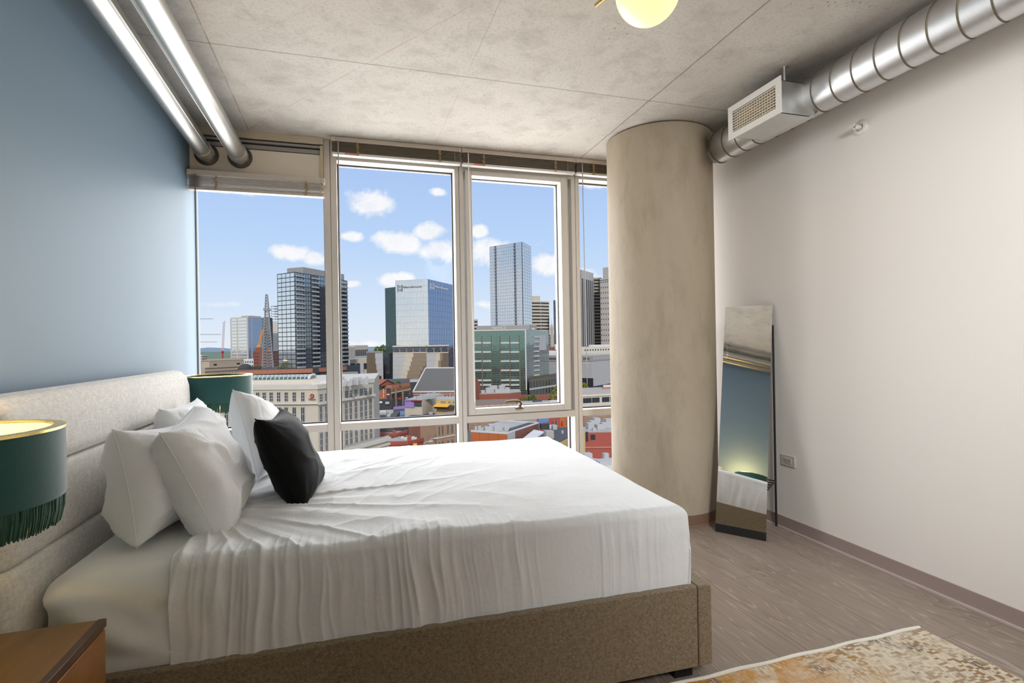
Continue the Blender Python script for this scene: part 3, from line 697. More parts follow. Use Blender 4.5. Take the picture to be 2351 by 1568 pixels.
def matfn(u, v):
    (x, y), (nx, ny) = rr_pt(u, .12)
    Rr = .075
    if v < .6:
        z = mz0+(mz1-Rr-mz0)*v/.6; o = 0
    elif v < .8:
        g = (v-.6)/.2*math.pi/2; z = mz1-Rr+Rr*math.sin(g); o = -Rr*(1-math.cos(g))
    else:
        f = (v-.8)/.2; z = mz1+.006*f; o = -Rr-f*.55
    k = 1 if v < .75 else 0
    headside = max(0, min(1, (-.3-x)/.4))
    w = .0
    if v < .8 and headside > 0 and ny < -.3:
        # slanting tension folds from the head corner down to the rail
        q = (x*.62+z*1.0)*19
        w = headside*.022*((.5+.5*math.sin(q*1.5+2.6*nz(x*3,z*3,4)))**1.5+.5*max(0, ridge(x*3+z*6,z*4-x*2,3))**3)*min(1, (.8-v)/.25)
    bul = .010*math.sin(min(v/.7,1)*math.pi)
    X, Y = x+nx*(o+w+bul), y+ny*(o+w+bul)
    if v >= .8:
        f = (v-.8)/.2; cx, cy = (mx0+mx1)/2, (my0+my1)/2
        bx, by = x-nx*Rr, y-ny*Rr; X, Y = bx+(cx-bx)*f, by+(cy-by)*f
        z = mz1+.01*f+.006*nz(X*3,Y*3,1)*f
    return bt((X, Y, z))
mt.grid(matfn, 420, 46)
mo = tag(mt.build('mattress', m_sheet2, smooth=180), 'mattress in a white fitted sheet inside the bed frame', 'mattress')

# top sheet: a cloth laid over the mattress, hanging down inside the rails
sh = MB(); NS, NT_ = 520, 330
sx_head, sx_foot = -.565, mx1+.018; sy0, sy1, sz = my0-.016, my1+.016, .668
RD = .034; DROP = .315
def fold(d, R_=RD):
    # arc-length past the start of the bend -> (horizontal, drop)
    if d <= 0: return d, 0
    if d < R_*math.pi/2: return R_*math.sin(d/R_), R_*(1-math.cos(d/R_))
    return R_, R_+(d-R_*math.pi/2)
Ltot = DROP+RD*(math.pi/2-1)
def sheetfn(u, v):
    # u: head->foot, v: near->far
    smax = (sx_foot-RD)-sx_head+Ltot+.0
    t = v*((sy1-sy0-2*RD)+2*Ltot)-Ltot         # 0 at near bend start
    wide = sy1-sy0-2*RD
    sl = .055*max(0, min(1, t/wide))            # the folded top edge runs slightly askew
    s = sx_head+sl + u*(smax-sl)
    dn, df = -t, t-wide
    hn, zn = fold(dn); hf, zf = fold(df)
    if dn > -0: y = sy0+RD-hn; zd = zn
    elif df > 0: y = sy1-RD+hf; zd = zf
    else: y = sy0+RD+t; zd = 0
    hs, zs_ = fold(s-(sx_foot-RD))
    x = s if s < sx_foot-RD else sx_foot-RD+hs
    zdd = max(zd, zs_)
    if zd > 0 and zs_ > 0: zdd = (zd**4+zs_**4)**.25; zdd = min(zdd, DROP)
    z = sz-zdd
    # ---- wrinkles
    side = min(1, zd/.10); foot = min(1, zs_/.10); top = 1-max(side, foot)
    mid = math.exp(-((x+.05)/.55)**2)
    # short puckers along the near edge, running into vertical folds on the side
    xs = x+.16*zd*nz(x*2.1, 6.3)+.012*nz(x*4, zd*6, 2); ph = xs*52+4.2*nz(xs*2.3, 1.7)+1.6*nz(xs*9, zd*.8)
    amp = (.22+.78*mid)*max(.1, .6+.9*nz(x*4, 4.4))
    pk = (.5+.5*math.sin(ph))**2.2*.62+.62*max(0, ridge(xs*26, zd*1.1, 7))**4+.45*max(0, ridge(xs*11, zd*.7, 3))**5
    edge = math.exp(-(max(0,t-.01)/(.07+.07*max(0,nz(x*7,2.2))))**2) if zd == 0 else 1
    w_side = (.027*amp*pk*(1-.4*min(1, max(0, zd-.05)/.25)) + .010*(nz(x*2.2, z*3, 5)+.3))*side
    w_edge = .020*amp*pk*edge*top*(.2 if df > 0 else 1)
    # radiating diagonal creases over the top from the pillows
    a = math.atan2(y-2.35, x+.62); rad = math.hypot(y-2.35, x+.62)
    dia = ridge(a*5.5, rad*.8, 2)**3*math.exp(-(rad/1.0)**2)
    bil = nz(x*2.1, y*2.1, 9)*.006+nz(x*5+y*2, y*6-x*2, 3)*.0035
    crown = .020*math.sin(max(0, min(1, (y-sy0)/(sy1-sy0)))*math.pi)*math.sin(max(0,min(1,(x-sx_head)/(sx_foot-sx_head)))*math.pi)**.5
    w_top = (bil+.016*dia+.004*ridge(x*7-y*4, y*3+x*2, 6)**4*mid+crown)*top
    z += w_top+w_edge
    if dn > 0: y -= w_side
    elif df > 0: y += w_side*.3
    if zs_ > 0: x += foot*(.010*nz(y*6, z*5, 2)+.006*ridge(y*13, z*2, 8)+.006*math.sin(min(1, zs_/DROP)*math.pi))
    # pressed fold lines
    for xl in (.88,):
        if zd > 0: y += -.004*math.exp(-((x-xl-.02*zd)/.006)**2)*side
    # cuff: the sheet is doubled for a hand's width at the head end
    dsx = s-(sx_head+sl)
    if dsx < .10: z += .004*(1-(dsx/.10)**6)*top; y -= (.004*(1-(dsx/.10)**6)*side if dn > 0 else 0)
    return bt((x, y, z))
sh.grid(sheetfn, NS, NT_)
so = sh.build('bed_sheet', m_sheet, smooth=180)
tag(so, 'white cotton top sheet tucked over the mattress', 'sheet')
sol = so.modifiers.new('thick', 'SOLIDIFY'); sol.thickness = .004; sol.offset = -1

# ------------------------------------------------------------------ pillows
def pillow(name, label, cat, w, h, t, c, xa, ya, mat, seed, hem=None, group=None, wr=1.0, pinch=.05, corner=1.0, n=56, sag=.0):
    xa = Vector(xa).normalized(); ya = Vector(ya); ya = (ya-xa*ya.dot(xa)).normalized(); za = xa.cross(ya); c = Vector(c)
    th = thing(name, label, cat, tuple(c), group)
    def surf(u, v, side):
        a, b = u*2-1, v*2-1
        ea, eb = 1-abs(a)**2.6, 1-abs(b)**2.6
        k = (max(ea,0)*max(eb,0))**.42
        px = w/2*a*(1-pinch*(1-b*b)*(1 if abs(a) > .01 else 1)); py = h/2*b*(1-pinch*1.2*(1-a*a))
        cr = (abs(a)*abs(b))**6
        px *= 1+.03*cr*corner; py *= 1+.05*cr*corner
        d = t/2*k
        # creases: pulled from corners, plus broad dents
        r1 = math.hypot(1-abs(a), 1-abs(b)); g = math.atan2(1-abs(b), 1-abs(a)+1e-6)
        cre = max(0, ridge(g*2.6+seed, r1*.8, seed))**2*math.exp(-(r1/.6)**2)
        fold_ = max(0, ridge(a*1.2+b*.9+seed*3, b*1.5-a*.5, seed+side))**4
        dent = nz(a*1.4+seed, b*1.4, side*3+seed)
        d += wr*(.012*cre+.010*fold_+.022*dent)*min(1, k*1.6)
        if hem is not None and side > 0:
            d += -.006*math.exp(-((a-hem)/.016)**2)*min(1,k*3)
        pz = side*d
        if sag: py -= sag*max(0, 1-abs(b))*(1-a*a)*.0; pz -= sag*(b*b)*.5
        return c+xa*px+ya*py+za*pz
    mb = MB(); mb.grid(lambda u, v: surf(u, v, 1), n, n); mb.grid(lambda u, v: surf(u, v, -1), n, n, flip=True)
    part(mb, 'pillowcase' if cat == 'pillow' else 'cushion_cover', mat, th, smooth=180, merge=True)
    sm = MB(); pts = []
    m = 40
    for i in range(m): pts.append(surf(i/m, 0, 1))
    for i in range(m): pts.append(surf(1, i/m, 1))
    for i in range(m): pts.append(surf(1-i/m, 1, 1))
    for i in range(m): pts.append(surf(0, 1-i/m, 1))
    sm.tube(pts, .0016, 6, closed=True); part(sm, 'seam', mat, th, smooth=180)
    return th
G = 'white pillows stacked at the head of the bed'
pillow('pillow', 'white pillow nearest the near lamp upright against the headboard', 'pillow', .66, .385, .25, (-.735,2.37,.838), (.03,1,-.10), (-.20,0,1), m_pil, 1.3, -.70, G, 1.35)
pillow('pillow', 'white pillow in front leaning back beside the black cushion', 'pillow', .62, .45, .25, (-.585,2.37,.846), (-.10,1,.04), (-.42,.05,1), m_pil, 4.1, -.62, G, 1.3)
pillow('pillow', 'white pillow mostly hidden against the far half of the headboard', 'pillow', .62, .40, .20, (-.81,3.0,.855), (-.02,1,-.02), (-.22,0,1), m_pil, 7.7, -.78, G)
pillow('pillow', 'white pillow with raised corner behind the black cushion', 'pillow', .58, .44, .20, (-.485,3.07,.850), (.12,1,-.22), (-.30,-.05,1), m_pil, 9.2, -.7, G)
pillow('cushion', 'black velvet square cushion leaning on the white pillows', 'cushion', .49, .415, .19, (-.29,2.55,.836), (.06,1,-.03), (-.36,-.14,.80), M('black_velvet', (.004,.004,.0045), .8, var=.2, vscale=12, bump=.12, bscale=24, sheen=.06, spec=.15), 2.6, None, None, .6, .08, 1.4)
# ================================================================== the city outside
GZ = -45.0
def c_(n, col, **k): return M(n, col, **{**dict(rough=.85, var=.10, vscale=.4, spec=.2), **k})
k_cream = c_('cream_precast', (.56,.50,.40)); k_cream2 = c_('pale_cream', (.62,.57,.48)); k_beige = c_('beige_stone', (.46,.39,.30)); k_grey = c_('grey_concrete', (.34,.33,.32)); k_lgrey = c_('light_grey', (.46,.46,.46)); k_white = c_('white_wall', (.66,.65,.62)); k_brick = c_('red_brick', (.30,.105,.07), var=.2); k_brick2 = c_('dark_brick', (.23,.10,.075), var=.25); k_brick3 = c_('tan_brick', (.34,.23,.16), var=.3); k_orange = c_('orange_painted_brick', (.52,.15,.05)); k_red = c_('red_paint', (.40,.10,.075)); k_redroof = c_('red_metal_roof', (.36,.12,.075)); k_terra = c_('terracotta_band', (.42,.17,.11)); k_dark = c_('dark_cladding', (.065,.065,.07)); k_roofd = c_('dark_roof', (.085,.085,.09), var=.3); k_roofg = c_('shingle_roof', (.15,.145,.135), var=.2, vscale=1.5); k_rooff = c_('pale_roof', (.42,.40,.37), var=.2); k_steel = c_('steel_grey', (.38,.39,.40), rough=.5); k_yellow = c_('yellow_paint', (.55,.42,.20)); k_brown = c_('brown_panel', (.17,.125,.09)); k_tan = c_('tan_panel', (.27,.21,.15)); k_violet = c_('violet_paint', (.32,.22,.50)); k_bluep = c_('blue_paint_roof', (.15,.21,.33)); k_wind = M('dark_window', (.035,.04,.048), .15, var=.3, vscale=.5); k_frame = c_('pale_frame', (.55,.54,.52)); k_darkf = c_('dark_frame', (.05,.052,.058)); k_amber = c_('amber_sign', (.80,.42,.06)); k_sred = c_('red_sign', (.62,.06,.05)); k_swhite = c_('white_sign', (.80,.80,.78)); k_sgrey = c_('grey_lettering', (.22,.22,.23)); k_maroon = c_('maroon_sign', (.30,.05,.045)); k_craner = c_('crane_red', (.42,.06,.05)); k_craneo = c_('crane_orange', (.70,.30,.05)); k_leaf = c_('leaf_green', (.10,.16,.035), var=.4, vscale=1.2); k_leaf2 = c_('leaf_yellow_green', (.20,.22,.04), var=.4, vscale=1.2); k_bark = c_('bark', (.12,.09,.06)); k_street = c_('asphalt', (.16,.155,.15), var=.2, vscale=.05)
def glassy(n, col, rough=.06, metal=.85, wav=.02, ws=.12):
    m, nt, b = new_mat(n); b.inputs['Metallic'].default_value = metal; b.inputs['Roughness'].default_value = rough
    v = nt.coord(); nz_ = nt.noise(v, .35, 3)
    nt.l.new(nt.mix(nt.math('MULTIPLY', nz_, .35), col, tuple(q*.6 for q in col)), b.inputs['Base Color'])
    bp = nt.node('ShaderNodeBump', i_Strength=wav*10, i_Height=nt.noise(v, ws, 4, .6), i_Distance=.25); nt.l.new(bp.outputs[0], b.inputs['Normal']); return m
g_blue = glassy('blue_curtain_glass', (.24,.34,.52)); g_pale = glassy('pale_curtain_glass', (.88,.90,.86)); g_teal = glassy('teal_glass', (.20,.30,.30)); g_dark = glassy('dark_glass', (.13,.16,.20)); g_slate = glassy('slate_glass', (.30,.36,.42)); g_green = glassy('green_glass', (.16,.27,.22)); g_silver = glassy('silver_glass', (.70,.74,.77), wav=.045); g_dteal = glassy('deep_teal_glass', (.10,.17,.17))

class Fac:
    """one upright facade plane between two ground points, with its outward side towards the viewer"""
    def __init__(s, A, B):
        s.A, s.B = Vector((A[0],A[1],0)), Vector((B[0],B[1],0)); s.d = s.B-s.A; s.L = s.d.length; s.d /= s.L
        s.n = Vector((s.d.y,-s.d.x,0)); s.n = s.n if s.n.dot(s.A) < 0 else -s.n
    def pt(s, px, py):
        r = ray(px, py); t = (s.A-CAM).dot(s.n)/r.dot(s.n); p = CAM+r*t
        return (p-s.A).dot(s.d), p.z
    def box(s, mb, u0, u1, z0, z1, out=.1, dep=.2, mi=0):
        o = s.A+s.d*u0+s.n*(out-dep); o.z = z0
        return mb.obox(o, s.d*(u1-u0), s.n*dep, (0,0,z1-z0), mi)
    def rect(s, mb, x0, y0, x1, y1, out=.1, dep=.2, mi=0):
        xm, ym = (x0+x1)/2, (y0+y1)/2
        u0, _ = s.pt(x0, ym); u1, _ = s.pt(x1, ym); _, z1 = s.pt(xm, y0); _, z0 = s.pt(xm, y1)
        return s.box(mb, u0, u1, z0, z1, out, dep, mi)
    def text(s, txt, px, py, hpx, parent, mat, name='sign_lettering', out=.35, wpx=None):
        u, z = s.pt(px, py); _, z2 = s.pt(px, py-hpx); h = z2-z
        cu = bpy.data.curves.new(name, 'FONT'); cu.body = txt; cu.size = h/.72; cu.extrude = h*.06
        o = bpy.data.objects.new(name, cu); COL.objects.link(o); cu.materials.append(mat)
        p = s.A+s.d*u+s.n*out; p.z = z
        m = Matrix((( s.d.x,0,s.n.x,p.x),(s.d.y,0,s.n.y,p.y),(0,1,0,p.z),(0,0,0,1)))
        dg = bpy.context.evaluated_depsgraph_get(); me = bpy.data.meshes.new_from_object(o.evaluated_get(dg)); bpy.data.objects.remove(o)
        if wpx:
            u2, _ = s.pt(px+wpx, py); w = max(max(q.co.x for q in me.vertices)-min(q.co.x for q in me.vertices), 1e-3)
            m = m @ Matrix.Diagonal(((u2-u)/w, 1, 1, 1))
        m.translation = p-wloc(parent); me.transform(m); me.materials.clear(); me.materials.append(mat)
        q = bpy.data.objects.new(name, me); COL.objects.link(q); q.parent = parent
        return q
    def windows(s, parent, us, zs, mat, name='window', out=.12, dep=.25, frame=None, muntin=None, limit=100):
        """every window its own object; equal ones share their mesh"""
        cache = {}; rest = MB(); mats = [mat]+([frame] if frame else [])
        cnt = parent.get('_n', 0)
        for (u0, u1) in us:
            for (z0, z1) in zs:
                if cnt >= limit: s.box(rest, u0, u1, z0, z1, out, dep); continue
                key = (round(u1-u0, 2), round(z1-z0, 2)); o = s.A+s.d*u0+s.n*(out-dep); o.z = z0
                if key not in cache:
                    mb = MB().obox((0,0,0), s.d*(u1-u0), s.n*dep, (0,0,z1-z0))
                    if frame:
                        f = min(u1-u0, 1.5)*.09
                        nu, nv = muntin or (1, 1)
                        for i in range(nu+1): mb.obox(s.d*((u1-u0-f)*i/nu)+s.n*(dep-.02), s.d*f, s.n*.08, (0,0,z1-z0), 1)
                        for j in range(nv+1): mb.obox(s.n*(dep-.02)+Vector((0,0,(z1-z0-f)*j/nv)), s.d*(u1-u0), s.n*.08, (0,0,f), 1)
                    w = mb.build(name, mats, parent); cache[key] = w
                else:
                    w = cache[key].copy(); COL.objects.link(w); w.parent = parent
                w.location = o-wloc(parent); cnt += 1
        parent['_n'] = cnt
        if rest.v: tag(part(rest, name, mat, parent), kind='stuff')

def P2(px, py, d): p = onY(px, py, d); return (p.x, p.y)
CITY = []
class Bld:
    def __init__(s, name, label, pts, mat, z0=GZ, zi=0, cat='building', group=None, back=None, depth=None, roof=None, ztop=None):
        """pts: (px, py, d) of the roof corners seen, left to right; the hidden back corner completes the block"""
        s.z = onY(*pts[zi]).z if ztop is None else ztop; xy = [P2(*q) for q in pts]; s.xy = list(xy)
        if len(xy) == 2:
            f = Fac(xy[0], xy[1]); dp = depth or 30
            k0, k1 = dp/math.hypot(*xy[0]), dp/math.hypot(*xy[1]); poly = [xy[0], xy[1], (xy[1][0]*(1+k1), xy[1][1]*(1+k1)), (xy[0][0]*(1+k0), xy[0][1]*(1+k0))]
        elif len(xy) == 3: poly = xy+[(xy[0][0]+xy[2][0]-xy[1][0], xy[0][1]+xy[2][1]-xy[1][1])]
        else: poly = xy
        if back: poly = xy+[P2(*q) for q in back]
        s.poly = poly; cx = sum(q[0] for q in poly)/len(poly); cy = sum(q[1] for q in poly)/len(poly)
        s.o = thing(name, label, cat, (cx, cy, z0), group); s.z0 = z0
        s.body = part(MB().prism(poly, z0, s.z), 'wall', mat, s.o)
        if roof: part(MB().prism(poly, s.z+.01, s.z+.25), 'roof', roof, s.o)
        s.F = [Fac(xy[i], xy[i+1]) for i in range(len(xy)-1)]
    def add(s, mb, name, mat, **k): return part(mb, name, mat, s.o, **k)
    def glaze(s, i, mat, nu, nv, lm, lw=.25, lh=.4, z0=None, z1=None, u0=0, u1=1, out=.12):
        f = s.F[i]; z0 = s.z0 if z0 is None else z0; z1 = s.z if z1 is None else z1; a, b = u0*f.L, u1*f.L
        s.add(f.box(MB(), a, b, z0, z1, out, .2), 'glazing', mat)
        g = MB()
        for k in range(nu+1):
            u = a+(b-a)*k/max(nu,1); f.box(g, u-lw/2, u+lw/2, z0, z1, out+.14, .3)
        for k in range(nv+1):
            z = z0+(z1-z0)*k/max(nv,1); f.box(g, a, b, z-lh/2, z+lh/2, out+.10, .3)
        s.add(g, 'mullion_grid', lm)
    def parapet(s, mat, h=.8, w=.4):
        g = MB(); n = len(s.poly)
        for i in range(n):
            f = Fac(s.poly[i], s.poly[(i+1)%n]); c = Vector((sum(q[0] for q in s.poly)/n, sum(q[1] for q in s.poly)/n, 0))
            o = f.A.copy(); o.z = s.z; inw = f.n if (c-f.A).dot(f.n) > 0 else -f.n
            g.obox(o, f.d*f.L, inw*w, (0,0,h))
        s.add(g, 'parapet', mat)
    def units(s, lst, mat=None):
        """rooftop units given by the pixel of their near base corner, width, depth and height in metres"""
        for (px, py, w, dp, h) in lst:
            p = onZ(px, py, s.z); s.add(MB().box(p.x, p.x+w, p.y, p.y+dp, s.z, s.z+h), 'rooftop_unit', mat or k_lgrey)

def ground():
    g = MB().box(-6000, 9000, -3000, 12000, GZ-2, GZ)
    return tag(g.build('ground', k_street), 'grey streets of the city far below the windows', 'street', kind='structure')
ground()

# ---- glass apartment tower with balconies
b = Bld('apartment_tower', 'tall glass apartment tower with a dark balcony recess behind the left mullion', [(636,631,415),(677,625,400),(797,641,448)], k_dark, zi=1, z0=onY(718,846,400).z+.3)
b.glaze(0, g_pale, 4, 21, k_darkf, .18, .5, u0=.02, u1=.98)
f = b.F[1]; uu = [f.pt(x, 700)[0]/f.L for x in (677,697.5,714,731,749,764,783,797)]
for i, (gm_, nn) in enumerate(((g_slate,3),(g_slate,3),(g_dark,2),(g_slate,3),(g_slate,2),(g_dark,3),(g_slate,2))):
    b.glaze(1, gm_, nn, 21, k_darkf, .15, .45, u0=uu[i], u1=uu[i+1]-.004)
bal = None
for i in (0, 2, 6):
    for k in range(21):
        z = b.z0+(b.z-b.z0)*(k+.06)/21; wv = (uu[i+1]-uu[i])*f.L*.82; u0 = uu[i]*f.L+.09*(uu[i+1]-uu[i])*f.L
        if bal is None or bal[1] != round(wv, 1):
            mb = MB().obox((0,0,0), f.d*wv, f.n*1.5, (0,0,.22)).obox(f.n*1.42+Vector((0,0,.22)), f.d*wv, f.n*.06, (0,0,1.0)).obox((0,0,.22), f.d*.05, f.n*1.45, (0,0,1.0)).obox(f.d*(wv-.05)+Vector((0,0,.22)), f.d*.05, f.n*1.45, (0,0,1.0))
            w = mb.build('balcony', k_steel, b.o); bal = (w, round(wv, 1))
        else: w = bal[0].copy(); COL.objects.link(w); w.parent = b.o
        p = f.A+f.d*u0+f.n*.2; p.z = z; w.location = p-wloc(b.o)
p = [P2(659,616,418), P2(696,612,409), P2(790,632,446)]; p.append((p[0][0]+p[2][0]-p[1][0], p[0][1]+p[2][1]-p[1][1]))
b.add(MB().prism(p, b.z, onY(696,613,409).z), 'penthouse', k_grey)

# ---- white and blue office block
b = Bld('office_building', 'white banded office block with a blue glass side left of the apartment tower', [(529.5,730.5,930),(568.7,728.6,900),(601,730,930)], k_lgrey, zi=1)
b.glaze(0, g_pale, 0, 18, k_cream2, .3, 1.9); b.glaze(1, g_blue, 8, 18, k_steel, .3, .35, u0=.3); b.glaze(1, g_blue, 2, 18, k_steel, .3, .35, u0=.03, u1=.2)
f = b.F[0]; g = MB()
for x in (530.5, 545, 568): u, _ = f.pt(x, 770); f.box(g, u-1, u+1, GZ, b.z, .5, .6)
b.add(g, 'pier', k_cream2)
pp = [P2(554,727,925), P2(572,724,910), P2(599,726,935)]; pp.append((pp[0][0]+pp[2][0]-pp[1][0], pp[0][1]+pp[2][1]-pp[1][1])); b.add(MB().prism(pp, b.z, onY(572,724.5,910).z), 'penthouse', k_beige)
# ---- dark stone tower, unfinished white tower
b = Bld('office_tower', 'narrow dark grey gridded tower right of the blue glass side', [(599,729.5,980),(618,732,970),(626,740,1000)], k_dark, zi=0)
b.glaze(0, g_dark, 8, 18, k_grey, .5, .9)
b = Bld('tower_under_construction', 'pale unfinished tower with open top floors behind the lattice mast', [(622,738,1050),(641,737,1040)], c_('pale_concrete', (.60,.56,.50)), depth=25)
f = b.F[0]; g = MB(); zt = onY(630,702,1045).z; n = 6
for k in range(n):
    z = b.z+(zt-b.z)*(k+1)/n; f.box(g, .5, f.L-.5, z-.8, z, 0, 20)
b.add(g, 'floor_slab', k_grey); g = MB()
for u in (.8, f.L*.5, f.L-1.3): f.box(g, u, u+.5, b.z, zt, -.2, .5); f.box(g, u, u+.5, b.z, zt, -18, .5)
b.add(g, 'column', k_grey)
# ---- brick building with stepped top
b = Bld('brick_building', 'old orange-red brick building with a stepped tower below the lattice mast', [(580.7,807,760),(606,806,740),(640,806,770)], k_brick, zi=1)
b.F[0].windows(b.o, [(b.F[0].L*(i+.25)/6, b.F[0].L*(i+.75)/6) for i in range(6)], [(b.z-4-k*4.2, b.z-2-k*4.2) for k in range(5)], k_wind)
b.F[1].windows(b.o, [(b.F[1].L*(i+.25)/8, b.F[1].L*(i+.7)/8) for i in range(8)], [(b.z-4-k*4.2, b.z-2-k*4.2) for k in range(5)], k_wind)
pp = [P2(586,803,775), P2(604,802,765)]; f = Fac(*pp); b.add(MB().prism(pp+[(pp[1][0]-f.n.x*15,pp[1][1]-f.n.y*15),(pp[0][0]-f.n.x*15,pp[0][1]-f.n.y*15)], b.z, onY(590,799,770).z), 'stepped_tower', k_brick)
f = b.F[1]; b.add(f.rect(MB(), 604, 798, 613, 845, .6, 6), 'dark_bay', k_brick2); b.add(f.box(MB(), 0, f.L, b.z, b.z+1.0, .4, 1.2), 'cornice', k_cream2)
# ---- lattice mast
def lattice(name, label, base, top, w0, w1, n, mat, cat='mast', r=.22, group=None):
    o = thing(name, label, cat, tuple(base), group); base, top = Vector(base), Vector(top); ax = (top-base).normalized()
    sx = ax.cross(Vector((0,1,0))).normalized(); sy = ax.cross(sx)
    def cor(t, k):
        w = (w0+(w1-w0)*t)/2; a, c = ((-1,-1),(1,-1),(1,1),(-1,1))[k]; return base.lerp(top, t)+sx*(a*w)+sy*(c*w)
    g = MB()
    for k in range(4): g.tube([cor(0,k), cor(1,k)], r, 5)
    part(g, 'chord', mat, o); g = MB()
    for i in range(n):
        for k in range(4):
            g.tube([cor(i/n,k), cor((i+1)/n,(k+1)%4)], r*.6, 4); g.tube([cor((i+1)/n,k), cor((i+1)/n,(k+1)%4)], r*.6, 4)
    part(g, 'bracing', mat, o); return o
zt = onY(612,676,430); zb = onY(613,700,430)
mo_ = lattice('lattice_mast', 'tall grey lattice mast standing in front of the brick building', (zb.x+.2, 430, onY(718,846,400).z+.3), (zt.x, 430, zt.z), 7.5, 1.2, 26, k_steel, r=.28)
pl = onY(613.5,713,430); part(MB().box(pl.x-2.4, pl.x+2.4, 428, 432, pl.z, pl.z+.8).box(pl.x-2.4, pl.x+2.4, 428, 428.1, pl.z+.8, pl.z+1.8), 'platform', k_grey, mo_)
# ---- cranes
def boom(name, label, pts, mat, r, group='tower cranes on the skyline', jib=None):
    o = thing(name, label, 'crane', (pts[0].x, pts[0].y, GZ), group)
    part(MB().tube([Vector((pts[0].x,pts[0].y,GZ)), pts[0]], r*1.5, 6), 'mast', jib or mat, o)
    for a, q in zip(pts[:-1], pts[1:]):
        g = MB(); w = r*1.6
        for s in (-w, w): g.tube([a+Vector((s,0,s)), q+Vector((s,0,s))], r*.6, 5)
        n = 10
        for i in range(n): g.tube([a.lerp(q,i/n)+Vector((-w,0,-w)), a.lerp(q,(i+1)/n)+Vector((w,0,w))], r*.4, 4)
        part(g, 'boom', mat, o)
    part(MB().sphere(pts[0], r*3.2, 8, 6), 'cab', jib or mat, o); return o
boom('tower_crane', 'red and white luffing crane rising alone left of the banded office block', [onY(511,808,1150), onY(514.5,738,1150)], c_('crane_white', (.60,.48,.46)), .9, jib=k_craner)
boom('tower_crane', 'orange crane boom above the brick building', [onY(594,796,800), onY(603,757,800)], k_craneo, .8)
for (x0, x1, y, d, lab) in ((430,489,732,2300,'uppermost of the faint horizontal cranes at far left'),(438,508,768,2300,'middle one of the faint horizontal cranes at far left'),(448,498,785,2900,'lowest and faintest horizontal crane at far left')):
    boom('tower_crane', lab, [onY(x0,y,d), onY(x1,y,d)], k_steel, .8)
# ---- low neighbours under the skyline
b = Bld('stone_hall', 'long beige stone hall with a small gable at lower left', [(440,845,498),(470,844.5,487),(560,841,510)], k_beige, zi=1, back=[(560,838,556),(440,838,556)], roof=k_rooff)
f = b.F[1]; pa = [P2(464,843,491), P2(481,843,489), P2(560,840,512)]
zt = onY(481,830,489).z; ff = Fac(pa[1], pa[2]); q2 = [(pa[2][0]-ff.n.x*18, pa[2][1]-ff.n.y*18), (pa[0][0]-ff.n.x*18, pa[0][1]-ff.n.y*18)]
b.add(MB().prism(pa+q2, b.z, zt), 'upper_storey', k_beige)
zg = onY(472,824.5,490).z; A, B_ = Vector((*pa[0], zt)), Vector((*pa[1], zt)); Mm = (A+B_)/2; Mm.z = zg; bk = Vector((pa[2][0]-pa[1][0], pa[2][1]-pa[1][1], 0))
b.add(MB().add([A,B_,Mm,A+bk,B_+bk,Mm+bk], [(0,1,2),(5,4,3),(1,4,5,2),(3,0,2,5)]), 'gable_roof', c_('gable_stone', (.40,.32,.22)))
b.add(MB().prism(pa+q2, zt, zt+.5), 'cornice', k_tan)
ff.windows(b.o, [ff.pt(x, 836)[0:1]+(ff.pt(x+7, 836)[0],) for x in (490.5, 543.5)], [(b.z+1.5, zt-2.2)], k_wind)
b.add(f.box(MB(), 0, f.L, b.z-.4, b.z+.5, .8, 1.2), 'cornice', k_beige); b.add(f.box(MB(), 0, f.L, b.z-3.6, b.z-2.9, .5, .9), 'cornice', k_tan)
f.windows(b.o, [(f.L*(i+.2)/12, f.L*(i+.45)/12) for i in range(12)], [(b.z-7.5, b.z-5.2)], k_wind)
b = Bld('low_building', 'small white building with square windows left of the brick building', [(557,825,640),(582,824.5,640)], k_white, depth=20)
b.F[0].windows(b.o, [(b.F[0].L*(i+.2)/5, b.F[0].L*(i+.65)/5) for i in range(5)], [(b.z-4.2, b.z-2), (b.z-8.4, b.z-6.2)], k_wind)
b = Bld('apartment_block', 'distant white apartment block in front of the hills at far left', [(446,816,900),(463,815,900),(476,816,915)], k_white, zi=1)
for f in b.F: f.windows(b.o, [(f.L*(i+.2)/5, f.L*(i+.7)/5) for i in range(5)], [(b.z-3.5-k*3.4, b.z-1.8-k*3.4) for k in range(4)], k_wind)
b = Bld('podium_building', 'long low building with a terracotta band and planted roof', [(547,851,400),(718,846,400),(800,842,425)], k_dark, back=[(800,835,470),(547,840,460)], roof=k_roofd)
for f in b.F: b.add(f.box(MB(), 0, f.L, b.z-2.9, b.z, .6, 1.0), 'terracotta_band', k_terra)
b.add(b.F[0].box(MB(), b.F[0].pt(719,850)[0]-.1, b.F[0].pt(732,850)[0], b.z-3.4, b.z+.1, 1.0, 1.2), 'dark_gap', k_darkf)
f = b.F[0]; f.windows(b.o, [(f.L*(i+.1)/18, f.L*(i+.9)/18) for i in range(18)], [(b.z-7, b.z-3.6)], g_dark)
dm = onY(562,848,412); b.add(MB().sphere((dm.x,414,b.z), 4.3, 16, 10, sq=(1.15,1,1.0)), 'vault', k_dark)
b.add(MB().box(dm.x+4, dm.x+10, 410, 416, b.z, b.z+2.2), 'rooftop_unit', k_dark)

